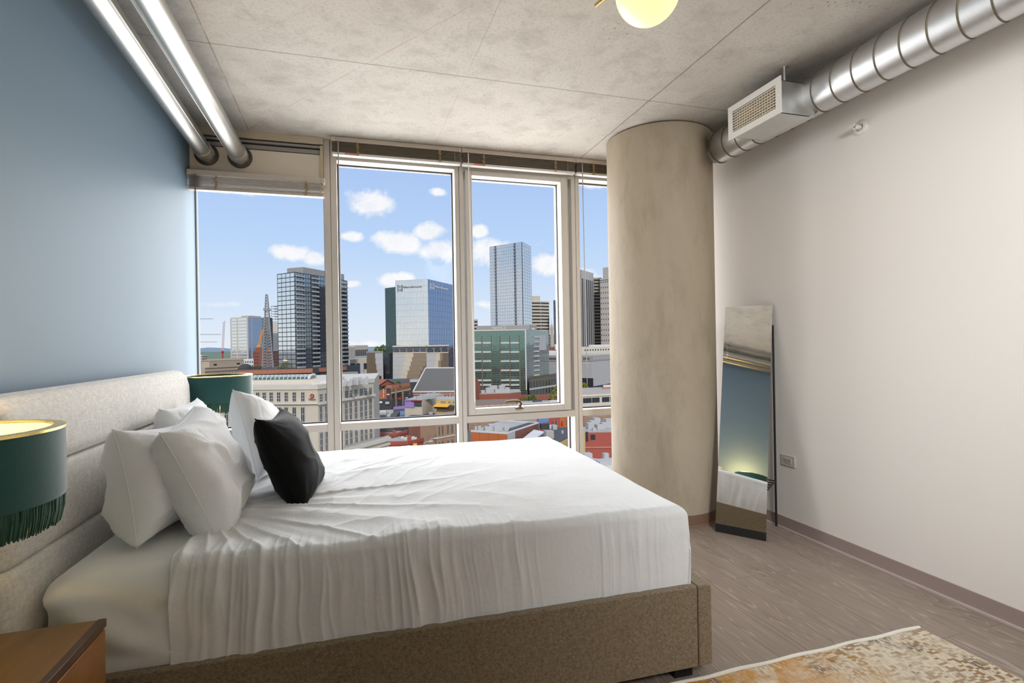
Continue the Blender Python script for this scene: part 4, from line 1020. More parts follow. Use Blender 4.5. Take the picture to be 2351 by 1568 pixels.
# ---- trees
def tree(label, px, py, d, h, mat, base=GZ, group='trees among the buildings', w=.75):
    p = onY(px, py, d); o = thing('tree', label, 'tree', (p.x, p.y, base), group); top = p.z; hh = h
    part(MB().tube([(p.x,p.y,base),(p.x,p.y,top-h*.5)], [h*.035,h*.02], 7), 'trunk', k_bark, o)
    g = MB(); rng = random.Random(int(px*7+py))
    for i in range(170):
        a = rng.uniform(0, 2*math.pi); u = rng.uniform(-1, 1); rr = rng.uniform(.45, 1)**.5; s = (1-u*u)**.5
        c = Vector((p.x+math.cos(a)*s*rr*h*w*.5, p.y+math.sin(a)*s*rr*h*w*.5, top-h*.45+u*rr*h*.45)); q = h*rng.uniform(.05,.10)
        R3 = Matrix.Rotation(rng.uniform(0,6.28), 3, Vector((rng.uniform(-1,1),rng.uniform(-1,1),rng.uniform(-1,1))).normalized())
        vs = [c+R3@Vector(v)*q for v in ((1,0,-.3),(-.5,.9,.1),(-.5,-.9,.2),(.1,.1,.9))]
        g.add(vs, [(0,1,3),(1,2,3),(2,0,3),(0,2,1)])
    part(g, 'crown', mat, o); return o
tree('yellow-green planting on the podium roof right of the mast', 650, 836, 410, 5, k_leaf2, base=onY(650,848,410).z-.5, w=1.6)
tree('small green planting on the podium roof left of the mast', 594, 841, 410, 3.5, k_leaf, base=onY(594,849,410).z-.5, w=1.8)

# ---- hotel with two cream wings and a glazed barrel vault
b = Bld('hotel_building', 'large cream hotel with strip windows and a round red sign', [(500,891.5,139.5),(699,891.5,131),(729,891.8,130),(857.5,879,146)], k_cream, zi=2, back=[(870,850,185),(520,850,185)], roof=k_cream2)
fl, fc, fr_ = b.F
for f in b.F:
    b.add(f.box(MB(), -.15, f.L+.15, b.z-.2, b.z+.9, .25, .7), 'parapet', k_cream2)
    _, zc = f.pt(f is fr_ and 800 or 690, f is fr_ and 916 or 925.5)
    b.add(f.box(MB(), -.2, f.L+.2, zc-.25, zc+.3, .55, .7), 'cornice', k_cream2)
zc = fl.pt(690,925.5)[1]
def strips(f, xs, wpx, top, bot, yref, name='window', mun=(2,2)):
    us = []
    for x in xs: u0, _ = f.pt(x-wpx/2, yref); u1, _ = f.pt(x+wpx/2, yref); us.append((u0, u1))
    f.windows(b.o, us, [(bot, top)], k_wind, name, .06, .25, k_frame, mun)
lx = (520,534,548,562.5,577,592,607,623,640,657.5,676,695.5)
strips(fl, lx, 8.5, fl.pt(676,900)[1], fl.pt(676,922)[1], 910, mun=(2,3))
strips(fl, lx, 9, zc-.9, zc-12.5, 950, 'window_strip', (2,7)); strips(fl, lx, 9, zc-13.2, zc-24, 950, 'window_strip', (2,7))
rx = (736.5,749,762,774,794.6,805,817,829.5,839.5,850.5)
rz = b.z
for x in rx:
    zt_, zb_ = fr_.pt(850, 889)[1], fr_.pt(850, 905.5)[1]
    strips(fr_, (x,), 6.5 if x > 800 else 7.5, zt_, zb_, 900, mun=(2,3))
zc2 = fr_.pt(800,916)[1]
strips(fr_, rx, 6.5, zc2-.7, zc2-11.5, 950, 'window_strip', (2,7)); strips(fr_, rx, 6.5, zc2-12, zc2-20.5, 950, 'window_strip', (2,6))
g = MB()
for f in (fl, fr_):
    for k in range(1, 7):
        z = zc-k*3.4; f.box(g, 0, f.L, z-.05, z+.05, .03, .1)
b.add(g, 'panel_joint', k_beige)
sg = MB(); u, z = fc.pt(717.5, 908.5); cen = fc.A+fc.d*u+fc.n*.2; cen.z = z; rad = (fc.pt(722,908)[0]-fc.pt(713,908)[0])/2
n = 28; ringv = [cen+fc.d*(rad*math.cos(2*math.pi*i/n))+Vector((0,0,rad*math.sin(2*math.pi*i/n))) for i in range(n)]
sg.add(ringv+[q+fc.n*.25 for q in ringv], [tuple(range(n))[::-1], tuple(range(n,2*n))]+[(i,(i+1)%n,n+(i+1)%n,n+i) for i in range(n)])
so_ = b.add(sg, 'round_sign', k_maroon)
arc = [cen+fc.n*.3+fc.d*(rad*.5*math.cos(t))+Vector((0,0,rad*.5*math.sin(t))) for t in [R(120+i*24) for i in range(13)]]
part(MB().tube(arc, rad*.10, 6), 'emblem', k_cream2, so_)
fc.text('Hilton', 709.8, 919, 6.2, b.o, k_maroon, wpx=15.5)
# barrel vault skylight on the roof behind the parapet
va, vb = P2(572,870,152), P2(709,871,147); f = Fac(va, vb); z0v = b.z+1.2; rv = (f.pt(730,873)[0]-f.pt(688,873)[0])/2; hv = onY(709,861.5,147).z-z0v
cxv = lambda u, t: f.A+f.d*u-f.n*(rv*0)+f.n*(-rv*math.cos(t)*-1*0)
def vault(u, t):
    p = f.A+f.d*u-f.n*(rv*(1-math.cos(t))); p.z = z0v+hv*math.sin(t); return p
nt_ = 14; Lv = f.L
g = MB(); g.grid(lambda a, c: vault(-18+a*(Lv+18), math.pi*c), 40, nt_)
sk_ = b.add(g, 'skylight_glass', g_green, smooth=60)
g = MB()
for i in range(31):
    u = -18+(Lv+18)*i/30; g.tube([vault(u, math.pi*k/nt_)+Vector((0,0,.05)) for k in range(nt_+1)], .10 if i < 30 else .34, 5)
for t in (.22,.36,.5): g.tube([vault(-18, math.pi*t), vault(Lv, math.pi*t)], .09, 5)
b.add(g, 'skylight_rib', k_white)
g = MB()
ev = [vault(Lv, math.pi*k/nt_) for k in range(nt_+1)]; g.add(ev, [tuple(range(len(ev)))])
b.add(g, 'gable_glass', g_green); g = MB()
for k in (3,5,7,9,11): q = ev[k]; g.tube([Vector((q.x,q.y,z0v)), q], .12, 5)
b.add(g, 'gable_mullion', k_white)
o1 = f.A-f.d*20-f.n*(-3); o1.z = b.z; b.add(MB().obox(o1, f.d*(Lv+26), -f.n*(rv*2+8), (0,0,1.2)), 'skylight_curb', k_cream2)
b.units([(716,889,2.5,1.5,.9),(735,884,2,2,.8)], k_white)
for (px, py, w, dp, h) in ((786,882,1.2,1.2,1.8),(790,880,1,1,2.6),(797,881,1.5,1,1.4),(803,879,1.2,1.2,2.6),(810,878,2.2,1.4,3.0),(818,878,1.0,1.0,2.4),(822,877,1.8,1.2,3.0),(830,877,1,1,2.2),(836,877,1.6,1.0,2.8),(841,876,.8,.8,3.2)):
    p = onZ(px, py+6, b.z); b.add(MB().box(p.x, p.x+w*.62, p.y, p.y+dp*.7, b.z, b.z+h*.62), 'rooftop_unit', k_lgrey)
# lower hotel wing beside the street
b2 = Bld('hotel_annex', 'lower cream hotel wing with tall gridded windows and a moulded cornice', [(740,1030,128.3),(893,1004.5,146)], k_cream, ztop=onY(893,1004.5,146).z, depth=2.6, roof=k_rooff)
f = b2.F[0]; b2.add(f.box(MB(), -.2, f.L+.2, b2.z-.7, b2.z+.2, .6, .9), 'cornice', k_cream2); b2.add(f.box(MB(), -.2, f.L+.2, b2.z-1.9, b2.z-1.4, .35, .6), 'cornice', k_cream2)
f.windows(b2.o, [(f.pt(x-wd/2,1035)[0], f.pt(x+wd/2,1035)[0]) for x, wd in ((765,11),(787,10),(812,11),(834,16),(860,14.5),(880.5,9.5))], [(b2.z-7.5, b2.z-2.6), (b2.z-14.5, b2.z-9)], k_wind, 'window', .1, .3, k_frame, (3,4))

# ---- blue-and-white glass headquarters with lettering
b = Bld('office_tower', 'square glass office tower with bracketed lettering near its roof', [(908,647.5,433),(982,641,420),(1044,652,462)], k_dark, zi=1)
b.glaze(0, g_pale, 22, 20, c_('pale_mullion', (.42,.43,.42)), .12, .12); b.glaze(1, g_blue, 16, 20, c_('blue_mullion', (.16,.20,.30)), .16, .14)
fL, fR = b.F
def bracket(f, x0, y0, x1, y1, mat):
    w = (x1-x0)*.13; g = MB()
    f.rect(g, x0, y0, x0+w, y1, .5, .2); f.rect(g, x1-w, y0, x1, y1, .5, .2)
    for xa in (x0, x1-w*2.4):
        for ya in (y0, y1-w): f.rect(g, xa, ya, xa+w*2.4, ya+w, .5, .2)
    return g
b.add(bracket(fL, 913, 655, 924, 669, k_sgrey), 'sign_bracket', k_sgrey); fL.text('A', 916.2, 661, 5, b.o, k_sgrey, wpx=4.6); fL.text('B', 916.6, 667.8, 4.8, b.o, k_sgrey, wpx=4.2)
fL.text('AllianceBernstein', 925.2, 661.8, 4.6, b.o, k_sgrey, wpx=43)
b.add(bracket(fR, 986.6, 650, 995.2, 664.5, k_swhite), 'sign_bracket', k_swhite); fR.text('A', 988.8, 656.4, 5, b.o, k_swhite, wpx=4.0); fR.text('B', 989, 663, 4.8, b.o, k_swhite, wpx=3.6)
fR.text('AllianceBernstein', 997, 659.6, 4.6, b.o, k_swhite, wpx=31)
b = Bld('office_wing', 'dark teal glass wing on the left flank of the lettered tower', [(884.5,662,470),(909,659.5,458)], k_dark, depth=25)
b.glaze(0, g_dteal, 12, 38, c_('teal_mullion', (.13,.16,.16)), .2, .2); 
tree('dark green tree on the roof terrace left of the teal wing', 879, 791, 560, 13, k_leaf, base=GZ)
tree('second dark tree on the roof terrace close to the teal wing', 867, 795, 575, 10, k_leaf, base=GZ)

# ---- museum blocks with stepped panels
def stepped(b, f, x0, x1, y0, y1, bounds, mats):
    tiers = len(bounds)
    gs = [MB() for _ in mats]
    for t in range(tiers):
        ya, yb = y0+(y1-y0)*t/tiers, y0+(y1-y0)*(t+1)/tiers
        xs = [x0]+list(bounds[t])+[x1]
        for i in range(len(xs)-1):
            if xs[i+1]-xs[i] > .3: f.rect(gs[i], xs[i], ya, xs[i+1], yb+.3, .15, .3)
    for g, m_ in zip(gs, mats):
        if g.v: b.add(g, 'cladding_panel', m_)
b = Bld('museum_building', 'museum block clad in stepped white, cream and brown panels', [(902,795,392),(979,795,385),(1029,796,390)], k_tan, zi=0, back=[(1029,790,414),(902,790,408)], roof=k_rooff)
f0, f1 = b.F; mts = (k_lgrey, k_cream, k_tan, k_brown)
stepped(b, f0, 902, 979, 810, 881, [(930,949,978.9),(929,946,978.5),(926,943,977),(925,940,971),(921,936,966),(918,934,962),(915,931,960)], mts)
stepped(b, f1, 979, 1029, 810, 881, [(999,1010,1016),(997,1006,1012),(993,1001,1007),(990,998,1004)], mts)
for f in (f0, f1):
    b.add(f.box(MB(), 0, f.L, b.z-.6, b.z+.4, 1.2, 1.6), 'canopy', k_cream2)
    zz = f.pt(f is f0 and 940 or 1004, 810)[1]; b.add(f.box(MB(), 0, f.L, zz-.2, zz+.4, .4, .6), 'canopy', k_cream2)
    f.windows(b.o, [(f.L*(i+.1)/(5 if f is f0 else 3), f.L*(i+.9)/(5 if f is f0 else 3)) for i in range(5 if f is f0 else 3)], [(zz+.6, b.z-.8)], g_dark)
b = Bld('museum_wing', 'smaller museum wing with brown and white stepped panels left of the dark glass', [(842,809,400),(879,808.5,392)], k_lgrey, depth=40, roof=k_rooff)
stepped(b, b.F[0], 842, 879, 810.5, 875, [(842.1,842.2,861.5),(842.1,842.2,862.5),(842.1,842.2,864.5),(842.1,842.2,866.5),(842.1,842.2,868.5)], (k_tan, k_tan, k_brown, k_lgrey))
b.add(b.F[0].box(MB(), 0, b.F[0].L, b.z-.3, b.z+.7, .5, .9), 'canopy', k_grey)
b = Bld('glass_link', 'dark blue glass link between the two museum blocks', [(880,811,412),(901.5,811,412)], k_dark, depth=20); b.glaze(0, g_dark, 8, 14, k_darkf, .2, .2)
b = Bld('civic_building', 'pale stone building with tall slots right of the apartment tower', [(799,794,620),(815,793,610),(845,800,640)], k_cream2, zi=1)
f = b.F[0]; f.windows(b.o, [(f.L*(i+.25)/5, f.L*(i+.6)/5) for i in range(5)], [(b.z-17, b.z-2)], k_wind)
f = b.F[1]; f.windows(b.o, [(f.L*(i+.1)/7, f.L*(i+.85)/7) for i in range(7)], [(b.z-12, b.z-5)], k_wind)
b = Bld('low_building', 'cream building with square loggias below the pale stone building', [(803,826,500),(844,824,500)], k_cream, depth=40, roof=k_rooff)
b.F[0].windows(b.o, [(b.F[0].L*(i+.12)/3, b.F[0].L*(i+.85)/3) for i in range(3)], [(b.z-9, b.z-3.5)], k_wind)
b = Bld('sloped_hall', 'dark sloping glass hall below the cream loggias', [(796,833,364),(836,850,360)], k_dark, depth=16, ztop=onY(816,845,362).z)
b.add(b.F[0].rect(MB(), 796, 838, 834, 858, .2, .4), 'glazing', g_dark)
st = onY(831,850,350); b.add(MB().tube([(st.x,346,GZ),(st.x,346,onY(831,834,346).z)], 1.2, 10), 'flue', k_steel)

# ---- tall silver tower and its neighbours
b = Bld('glass_skyscraper', 'tallest silver glass skyscraper with two dark vertical notches', [(1125.5,565,660),(1198.7,555.5,620),(1218.5,562,650)], k_dark, zi=1)
f = b.F[0]; un = [f.pt(x, 650)[0]/f.L for x in (1125.5,1137,1140.5,1181,1185,1198.7)]
for i, (gm_, nn) in enumerate(((g_silver,4),(g_dark,1),(g_silver,10),(g_dark,1),(g_silver,4))): b.glaze(0, gm_, nn, 42, k_steel, .22, .35, u0=un[i], u1=un[i+1])
b.glaze(1, g_silver, 4, 42, k_steel, .25, .35)
for i in (1, 3):
    g = MB()
    for k in range(42): z = GZ+(b.z-GZ)*(k+.1)/42; f.box(g, un[i]*f.L-.4, un[i+1]*f.L+.4, z, z+1.3, .9, 1.0)
    b.add(g, 'notch_balcony', k_grey)
b = Bld('banded_tower', 'white tower with dark horizontal window bands right of the silver skyscraper', [(1217,681,700),(1241,686,700),(1260.5,692,705)], k_cream2, ztop=onY(1260,692,705).z)
for i, f in enumerate(b.F):
    f.windows(b.o, [(f.L*.02, f.L*.98)], [(b.z-3.9-k*4.6, b.z-2.0-k*4.6) for k in range(22)], k_wind, 'window_band')
pp = [P2(1221,680,702), P2(1240,681,702)]; f = Fac(*pp); b.add(MB().prism(pp+[(pp[1][0]-f.n.x*20,pp[1][1]-f.n.y*20),(pp[0][0]-f.n.x*20,pp[0][1]-f.n.y*20)], b.z, onY(1228,679.5,702).z), 'penthouse', k_cream2)
b = Bld('office_tower', 'narrow navy tower with a sloped top in the casement pane', [(1270.5,690,620),(1282,686,620)], M('navy_cladding', (.035,.045,.085), .3), depth=20); b.glaze(0, g_dark, 4, 30, k_darkf, .15, .6)
b = Bld('office_tower', 'sliver of pale green glass tower behind the casement frame', [(1281.5,659,640),(1312,656,650)], k_lgrey, depth=25); b.glaze(0, g_green, 6, 34, k_cream2, .3, .5)
b = Bld('concrete_tower', 'grey ribbed high-rise at the left of the narrow window slot', [(1318,622,640),(1334.5,619,620),(1362.5,634,650)], k_lgrey, zi=1)
f = b.F[1]; f.windows(b.o, [(f.L*(i+.15)/6, f.L*(i+.75)/6) for i in range(6)], [(GZ, b.z-11)], k_wind, 'window_strip', .1, .3, k_grey, (2,36))
b = Bld('concrete_tower', 'beige high-rise between the ribbed tower and the stone tower', [(1361,637,660),(1381,641,660)], k_beige, depth=25)
b.F[0].windows(b.o, [(b.F[0].L*.1, b.F[0].L*.78)], [(b.z-5-k*4.4, b.z-2.6-k*4.4) for k in range(32)], k_wind, 'window_band')
b = Bld('stone_tower', 'pale stone tower with a stepped crown beside the column', [(1377.5,639,630),(1398,638,620),(1420,642,650)], c_('pale_stone', (.50,.46,.42)), zi=1)
for f in b.F: f.windows(b.o, [(f.L*(i+.3)/4, f.L*(i+.6)/4) for i in range(4)], [(b.z-6-k*7, b.z-4-k*7) for k in range(12)], k_wind)
pp = [P2(1384,615,640), P2(1402,613,630), P2(1415,617,650)]; pp.append((pp[0][0]+pp[2][0]-pp[1][0], pp[0][1]+pp[2][1]-pp[1][1])); b.add(MB().prism(pp, b.z, onY(1400,613,632).z), 'crown', c_('crown_stone', (.47,.43,.40)))
b.add(b.F[0].box(MB(), 0, b.F[0].L, b.z-2, b.z, 1, 1.5), 'cornice', k_lgrey)
b = Bld('low_tower', 'small white banded block at the left edge of the casement pane', [(1080,733,900),(1097,733,900)], k_lgrey, depth=30)
b.F[0].windows(b.o, [(1, b.F[0].L-1)], [(b.z-6-k*6, b.z-3-k*6) for k in range(6)], k_wind, 'window_band')
t0 = onY(1267,768,1150); b = thing('clock_steeple', 'small domed stone steeple between the banded tower and the navy tower', 'steeple', (t0.x, 1150, GZ))
hz = lambda y: onY(1267, y, 1150).z
part(MB().box(t0.x-4.5, t0.x+4.5, 1145, 1155, GZ, hz(768)), 'tower', k_beige, b); part(MB().lathe([(3.6,hz(768)),(3.6,hz(756)),(4.1,hz(756)),(3.9,hz(752)),(2.4,hz(746)),(.6,hz(744)),(.5,hz(739)),(.1,hz(729))], (t0.x,1150,0), 16), 'dome', k_beige, b, smooth=40)
# ---- green glass block with rooftop sign
b = Bld('green_office', 'green glass office block with brown piers and a rooftop name sign', [(1068,761,392),(1207,757.5,380),(1259,765,420)], k_dark, zi=1)
f0, f1 = b.F
b.glaze(0, g_green, 42, 33, c_('green_mullion', (.33,.38,.35)), .09, .09); b.glaze(1, g_teal, 18, 44, k_frame, .12, .10)
g = MB()
for x in (1088,1107,1128.6,1148.7,1171,1193): u = f0.pt(x, 830)[0]; f0.box(g, u-.35, u+.35, GZ, b.z-(4 if x > 1080 else 0), .5, .5)
b.add(g, 'pier', k_brown)
for y in (787,808,829,850,873,883.5):
    for (xa, xb) in ((1068,1087),(1089.2,1106.2),(1108.4,1127.6),(1149.8,1170),(1172.2,1192)): b.add(f0.rect(MB(), xa, y-1.9, xb, y+1.9, .4, .4), 'spandrel', k_frame)
b.add(f0.rect(MB(), 1206, 757, 1208.4, 895, .5, .5), 'corner_fin', k_white)
b.add(f0.box(MB(), 0, f0.L, b.z-.3, b.z+.6, .6, 1), 'roof_edge', k_cream2)
for y in (773.5,784.5,795.5,806.5,817.5,828.5,839.5,850,861): b.add(f1.rect(MB(), 1225.5, y-1.7, 1236.5, y+1.7, .9, .8), 'balcony_band', k_frame)
b.add(f1.rect(MB(), 1237.5, 770, 1252.5, 804, .5, .4), 'louvre_screen', k_lgrey)
pp = [P2(1094,748,402), P2(1215,746,388), P2(1232,749,400)]; pp.append((pp[0][0]+pp[2][0]-pp[1][0], pp[0][1]+pp[2][1]-pp[1][1])); zp = onY(1180,746.5,392).z
b.add(MB().prism(pp, b.z, zp), 'penthouse', k_grey); fs = Fac(pp[0], pp[1]); g = MB()
for i in range(60): u = fs.L*i/60; fs.box(g, u, u+.25, b.z+.5, zp, .15, .2)
b.add(g, 'penthouse_rib', k_lgrey)
fs.text('TRUIST', 1128.5, 756.6, 5.6, b.o, k_swhite, wpx=22)
u, z = fs.pt(1155.5, 753.5); g = MB(); g2 = [(-1.6,-1.4),(1.6,-1.4),(1.6,1.4),(-1.6,1.4),(-1.6,-1.4)]
g.tube([fs.A+fs.d*(u+a)+fs.n*.4+Vector((0,0,z+c)) for a, c in g2], .22, 5); g.tube([fs.A+fs.d*(u-.6)+fs.n*.4+Vector((0,0,z-.8)), fs.A+fs.d*(u-.6)+fs.n*.4+Vector((0,0,z+.8))], .2, 5); g.tube([fs.A+fs.d*(u+.7)+fs.n*.4+Vector((0,0,z-.8)), fs.A+fs.d*(u+.7)+fs.n*.4+Vector((0,0,z+.8))], .2, 5)
b.add(g, 'sign_emblem', k_swhite)
fs2 = Fac(pp[1], pp[2]); fs2.text('TRUIST', 1217.5, 757.5, 5, b.o, k_swhite, wpx=11)
b = Bld('brown_podium', 'low brown gridded podium with roof plants at the foot of the green block', [(1215,869,372),(1277,866,395)], k_brown, back=[(1277,866,432),(1216,869,383)], ztop=onY(1245,867.5,384).z, roof=k_roofd)
f = b.F[0]; f.windows(b.o, [(f.L*(i+.2)/9, f.L*(i+.8)/9) for i in range(9)], [(b.z-6.4, b.z-1.6), (b.z-13, b.z-8.2)], g_teal, 'window'); b.add(f.box(MB(), 0, f.L, b.z-8, b.z-6.7, .25, .4), 'band', k_lgrey)
for i, x in enumerate((1224,1234,1246,1257)): tree(('leftmost','second from the left','third from the left','rightmost')[i]+' of the four yellow-green shrubs on the brown podium roof', x, 863.5-i*.4, 383+i*3, 2.2, k_leaf2, base=b.z, w=1.5, group='shrubs on the brown podium roof')
# ---- grey metal arena block
b = Bld('metal_clad_building', 'grey metal-clad block with a dark slotted top band', [(1256,817,455),(1359,817,425),(1420,812,460)], k_lgrey, zi=1, roof=k_rooff)
f0, f1 = b.F
for f in b.F: b.add(f.box(MB(), 0, f.L, b.z-4.6, b.z, .5, .8), 'top_band', k_grey)
zb1, zb0 = b.z-1.5, b.z-3.4
f0.windows(b.o, [(f0.pt(x,824)[0], f0.pt(x+1.4,824)[0]) for x in [1261.5+2.35*i for i in range(7)]+[1280.5+2.35*i for i in range(5)]+[1339.5+2.5*i for i in range(6)]], [(zb0, zb1)], k_wind, 'slot_window', .65, .3)
f1.windows(b.o, [(f1.pt(x,822)[0], f1.pt(x+5.4,822)[0]) for x in (1361,1367.5,1374,1380.5,1387,1393)], [(zb0, zb1)], k_rooff, 'slot_window', .65, .3)
g = MB()
for f in b.F:
    for k in range(20): z = b.z-5.2-k*1.15; f.box(g, 0, f.L, z-.12, z, .12, .2)
b.add(g, 'cladding_seam', k_grey)
f0.text('ncom', 1338, 836.5, 4.6, b.o, k_swhite, wpx=16)
b.add(f0.rect(MB(), 1335, 868, 1362, 892, .3, .5), 'entrance_glass', g_dark); b.add(f1.rect(MB(), 1359, 882, 1420, 890, .3, .5), 'ground_floor', k_dark)
wb = onZ(1262,816,b.z); b.add(MB().box(wb.x+1, onZ(1292,816,b.z).x, wb.y+6, wb.y+18, b.z, b.z+4.4), 'rooftop_unit', k_white)
b = Bld('parking_structure', 'beige block with square openings behind the metal-clad building', [(1330,797,520),(1420,798,540)], k_cream2, depth=30)
f = b.F[0]; f.windows(b.o, [(f.pt(x,803)[0], f.pt(x+2.6,803)[0]) for x in range(1342,1400,6)], [(b.z-4.2, b.z-2.7)], k_wind)
b.add(f.rect(MB(), 1357, 791, 1412, 797.5, -1, 3), 'rooftop_unit', k_white)
b = Bld('low_building', 'dark low block with white vents right of the brown podium', [(1257,797,520),(1294,796,520)], k_brick2, depth=20)
b.add(b.F[0].rect(MB(), 1274, 790, 1282, 803, .5, 4), 'vent_stack', k_white)
# ---- old auditorium with the grey gable roof
b = thing('auditorium', 'red brick auditorium under a broad grey shingle roof with white trim', 'building', (onY(1020,900,305).x, 305, GZ))
eL, eR = onY(948.6,893,300), onY(1062,902.5,290); ze = (eL.z+eR.z)/2; eL.z = eR.z = ze
rL, rR = onY(977,844,318), onY(1083,845.5,306); zr = (rL.z+rR.z)/2; rL.z = rR.z = zr
bL, bR = rL*2-eL, rR*2-eR; bL.z = bR.z = ze
part(MB().prism([(q.x,q.y) for q in (eL,eR,bR,bL)], GZ, ze), 'wall', k_brick, b)
part(MB().add([eL,eR,rR,rL,bL,bR]+[q-Vector((0,0,.5)) for q in (eL,eR,rR,rL,bL,bR)], [(0,1,2,3),(3,2,5,4),(7,6,9,8),(8,9,10,11),(0,6,7,1),(4,5,11,10)]), 'roof', k_roofg, b)
part(MB().add([eL,rL,bL]+[q+(rL-rR).normalized()*.6 for q in (eL,rL,bL)], [(0,1,2),(5,4,3)]).add([eR,rR,bR,eR-(rL-rR)*.001,rR,bR], [(0,1,2)]), 'gable_wall', k_brick, b)
part(MB().tube([eL,rL,rR], .45, 6).tube([rR, eR], .3, 6), 'roof_trim', k_white, b)
f = Fac((eL.x,eL.y), (eR.x,eR.y)); part(f.box(MB(), -.3, f.L+.3, ze-.7, ze+.1, .5, .8).box(0,0,0,0,0,0), 'eave_trim', k_white, b); part(f.box(MB(), 0, f.L, ze-1.9, ze-1.5, .25, .4), 'eave_trim', k_cream2, b)
us = []
for x in (950,952.3,959,966.5,974,976.2,981.5,983.7,988.5,990.7,995.5,997.7,1002.5,1004.7,1009.5,1011.7,1017,1019.2,1024,1026.2,1031,1033.2,1038,1040.2): us.append((f.pt(x,904)[0], f.pt(x+1.5,904)[0]))
f.windows(b, us, [(ze-6.6, ze-2.6)], k_white, 'arched_window', .15, .3)
for x in (965, 983.5, 1007.5, 1034.5): part(f.rect(MB(), x, 899, x+.7, 918, .3, .3), 'downpipe', k_cream2, b)
# ---- food hall with red metal roofs
b = Bld('food_hall', 'dark and rust clad hall with red metal gable roofs right of the hotel', [(845,885,262),(899,884,258),(941,889,275)], k_terra, zi=1, back=[(941,880,300),(845,880,300)], roof=k_roofd)
f0, f1 = b.F
def gable(b, pa, pb, apex, dep, mat, glass):
    A, B_, T = pa, pb, apex; f = Fac((A.x,A.y), (B_.x,B_.y)); o = -f.n*dep
    b.add(MB().add([A,B_,T,A+o,B_+o,T+o], [(1,4,5,2),(0,2,5,3)]).add([A-Vector((0,0,.5)),B_-Vector((0,0,.5)),T-Vector((0,0,.5)),A+o,B_+o,T+o], [(0,1,2)]), 'red_roof', mat)
    b.add(MB().add([q+o*.05 for q in (A,B_,T)], [(0,1,2)]), 'gable_glass', glass)
A = onY(870,884,256); Bq = onY(908,880,262); T = onY(889,872,258); A.z = Bq.z = b.z+.2; T.z = onY(889,872,258).z
gable(b, A, Bq, T, 26, k_redroof, g_dark)
L0 = onY(846,883.5,258); L0.z = b.z; L1 = onY(849,872,280); b.add(MB().add([L0, A, T, Vector((L1.x,L1.y,T.z)), L0-Vector((0,0,.4)), A-Vector((0,0,.4))], [(0,1,2,3),(4,5,1,0)]), 'red_roof', k_redroof)
g = MB()
for i, x in enumerate((862,866.5,871.5,877,884)): f0.rect(g, x-.8, 898+(i%3)*4, x+.8, 910+(i%3)*4, .3, .3)
b.add(g, 'orange_fin', k_orange); b.add(f0.rect(MB(), 888, 891, 897, 918, .5, .5), 'sign_board', k_dark)
g = MB(); [f0.rect(g, 879.8, y, 882.2, y+2.2, .5, .3) for y in (893,897,901,905.5,909.5)]; b.add(g, 'white_sign', k_swhite)
b.add(f0.rect(MB(), 889.5, 902, 895, 904, .8, .3), 'red_sign', k_sred); b.add(f0.rect(MB(), 889, 904.6, 895.5, 906.6, .8, .3), 'white_sign', k_swhite)
b.add(f0.rect(MB(), 859, 886, 884, 893, .4, .5), 'upper_band', k_dark); b.add(f0.rect(MB(), 872, 888.5, 877, 891.5, .7, .3), 'teal_sign', c_('teal_sign', (.03,.30,.25)))
b.add(f0.rect(MB(), 858, 916, 899, 942, .4, .6), 'ground_floor', k_dark); b.add(f0.rect(MB(), 872.5, 921, 878.5, 925, .8, .3), 'white_sign', k_swhite); b.add(f0.rect(MB(), 887, 921.5, 895.5, 927, 1.5, .4), 'street_sign', k_lgrey)
b.add(f0.rect(MB(), 857, 919, 869, 938, 3, 3), 'white_kiosk', k_lgrey)
for x in (906.5, 922.5): b.add(f1.rect(MB(), x-1, 893, x+1, 932, .8, .8), 'brick_pier', k_brick3)
b.add(f1.rect(MB(), 898, 889, 941, 896, .5, .6), 'parapet_band', c_('copper_band', (.24,.13,.06))); b.add(f1.rect(MB(), 898, 896.5, 941, 899, .6, .5), 'cream_band', k_cream)
f1.windows(b.o, [(f1.pt(a,905)[0], f1.pt(c,905)[0]) for a, c in ((899,905),(908,921),(924,938))], [(f1.pt(915,911)[1], f1.pt(915,900.5)[1])], g_dark, 'window', .3, .4, k_darkf, (3,1))
b.add(f1.rect(MB(), 898, 912, 941, 932, .5, .6), 'ground_floor', k_dark); b.add(f1.rect(MB(), 911.5, 914, 917, 917, .9, .3), 'red_sign', k_sred); b.add(f1.rect(MB(), 928, 912.5, 933, 914.5, .9, .3), 'white_sign', k_swhite)
tree('yellow-green tree on the terrace of the red-roofed hall', 898, 878, 262, 5, k_leaf2, base=b.z-1); tree('slim green tree on the terrace of the red-roofed hall', 914, 873, 266, 6, k_leaf, base=b.z-1, w=.4)
b = Bld('market_hall', 'farther hall with rust red hipped roof behind the hotel roof', [(776,872,330),(846,869,330),(876,872,350)], k_dark, zi=1, back=[(806,870,352)], roof=k_redroof)
A = onY(846,868.5,329); Bq = onY(876,868,345); T = onY(860,859.5,336); A.z = Bq.z = b.z; gable(b, A, Bq, T, 30, k_redroof, g_dark)
L0 = onY(800,871,329); L0.z = b.z; b.add(MB().add([L0, A, T, T-(A-L0)*.9], [(0,1,2,3)]), 'red_roof', k_redroof)
b.add(b.F[0].rect(MB(), 776, 855.5, 822, 868, -2, 8), 'penthouse', c_('taupe_box', (.27,.25,.22)))
b = Bld('link_building', 'low dark block with a pale coping behind the grey shingle roof', [(905,879,345),(985,880,345)], k_dark, depth=25, roof=k_lgrey)
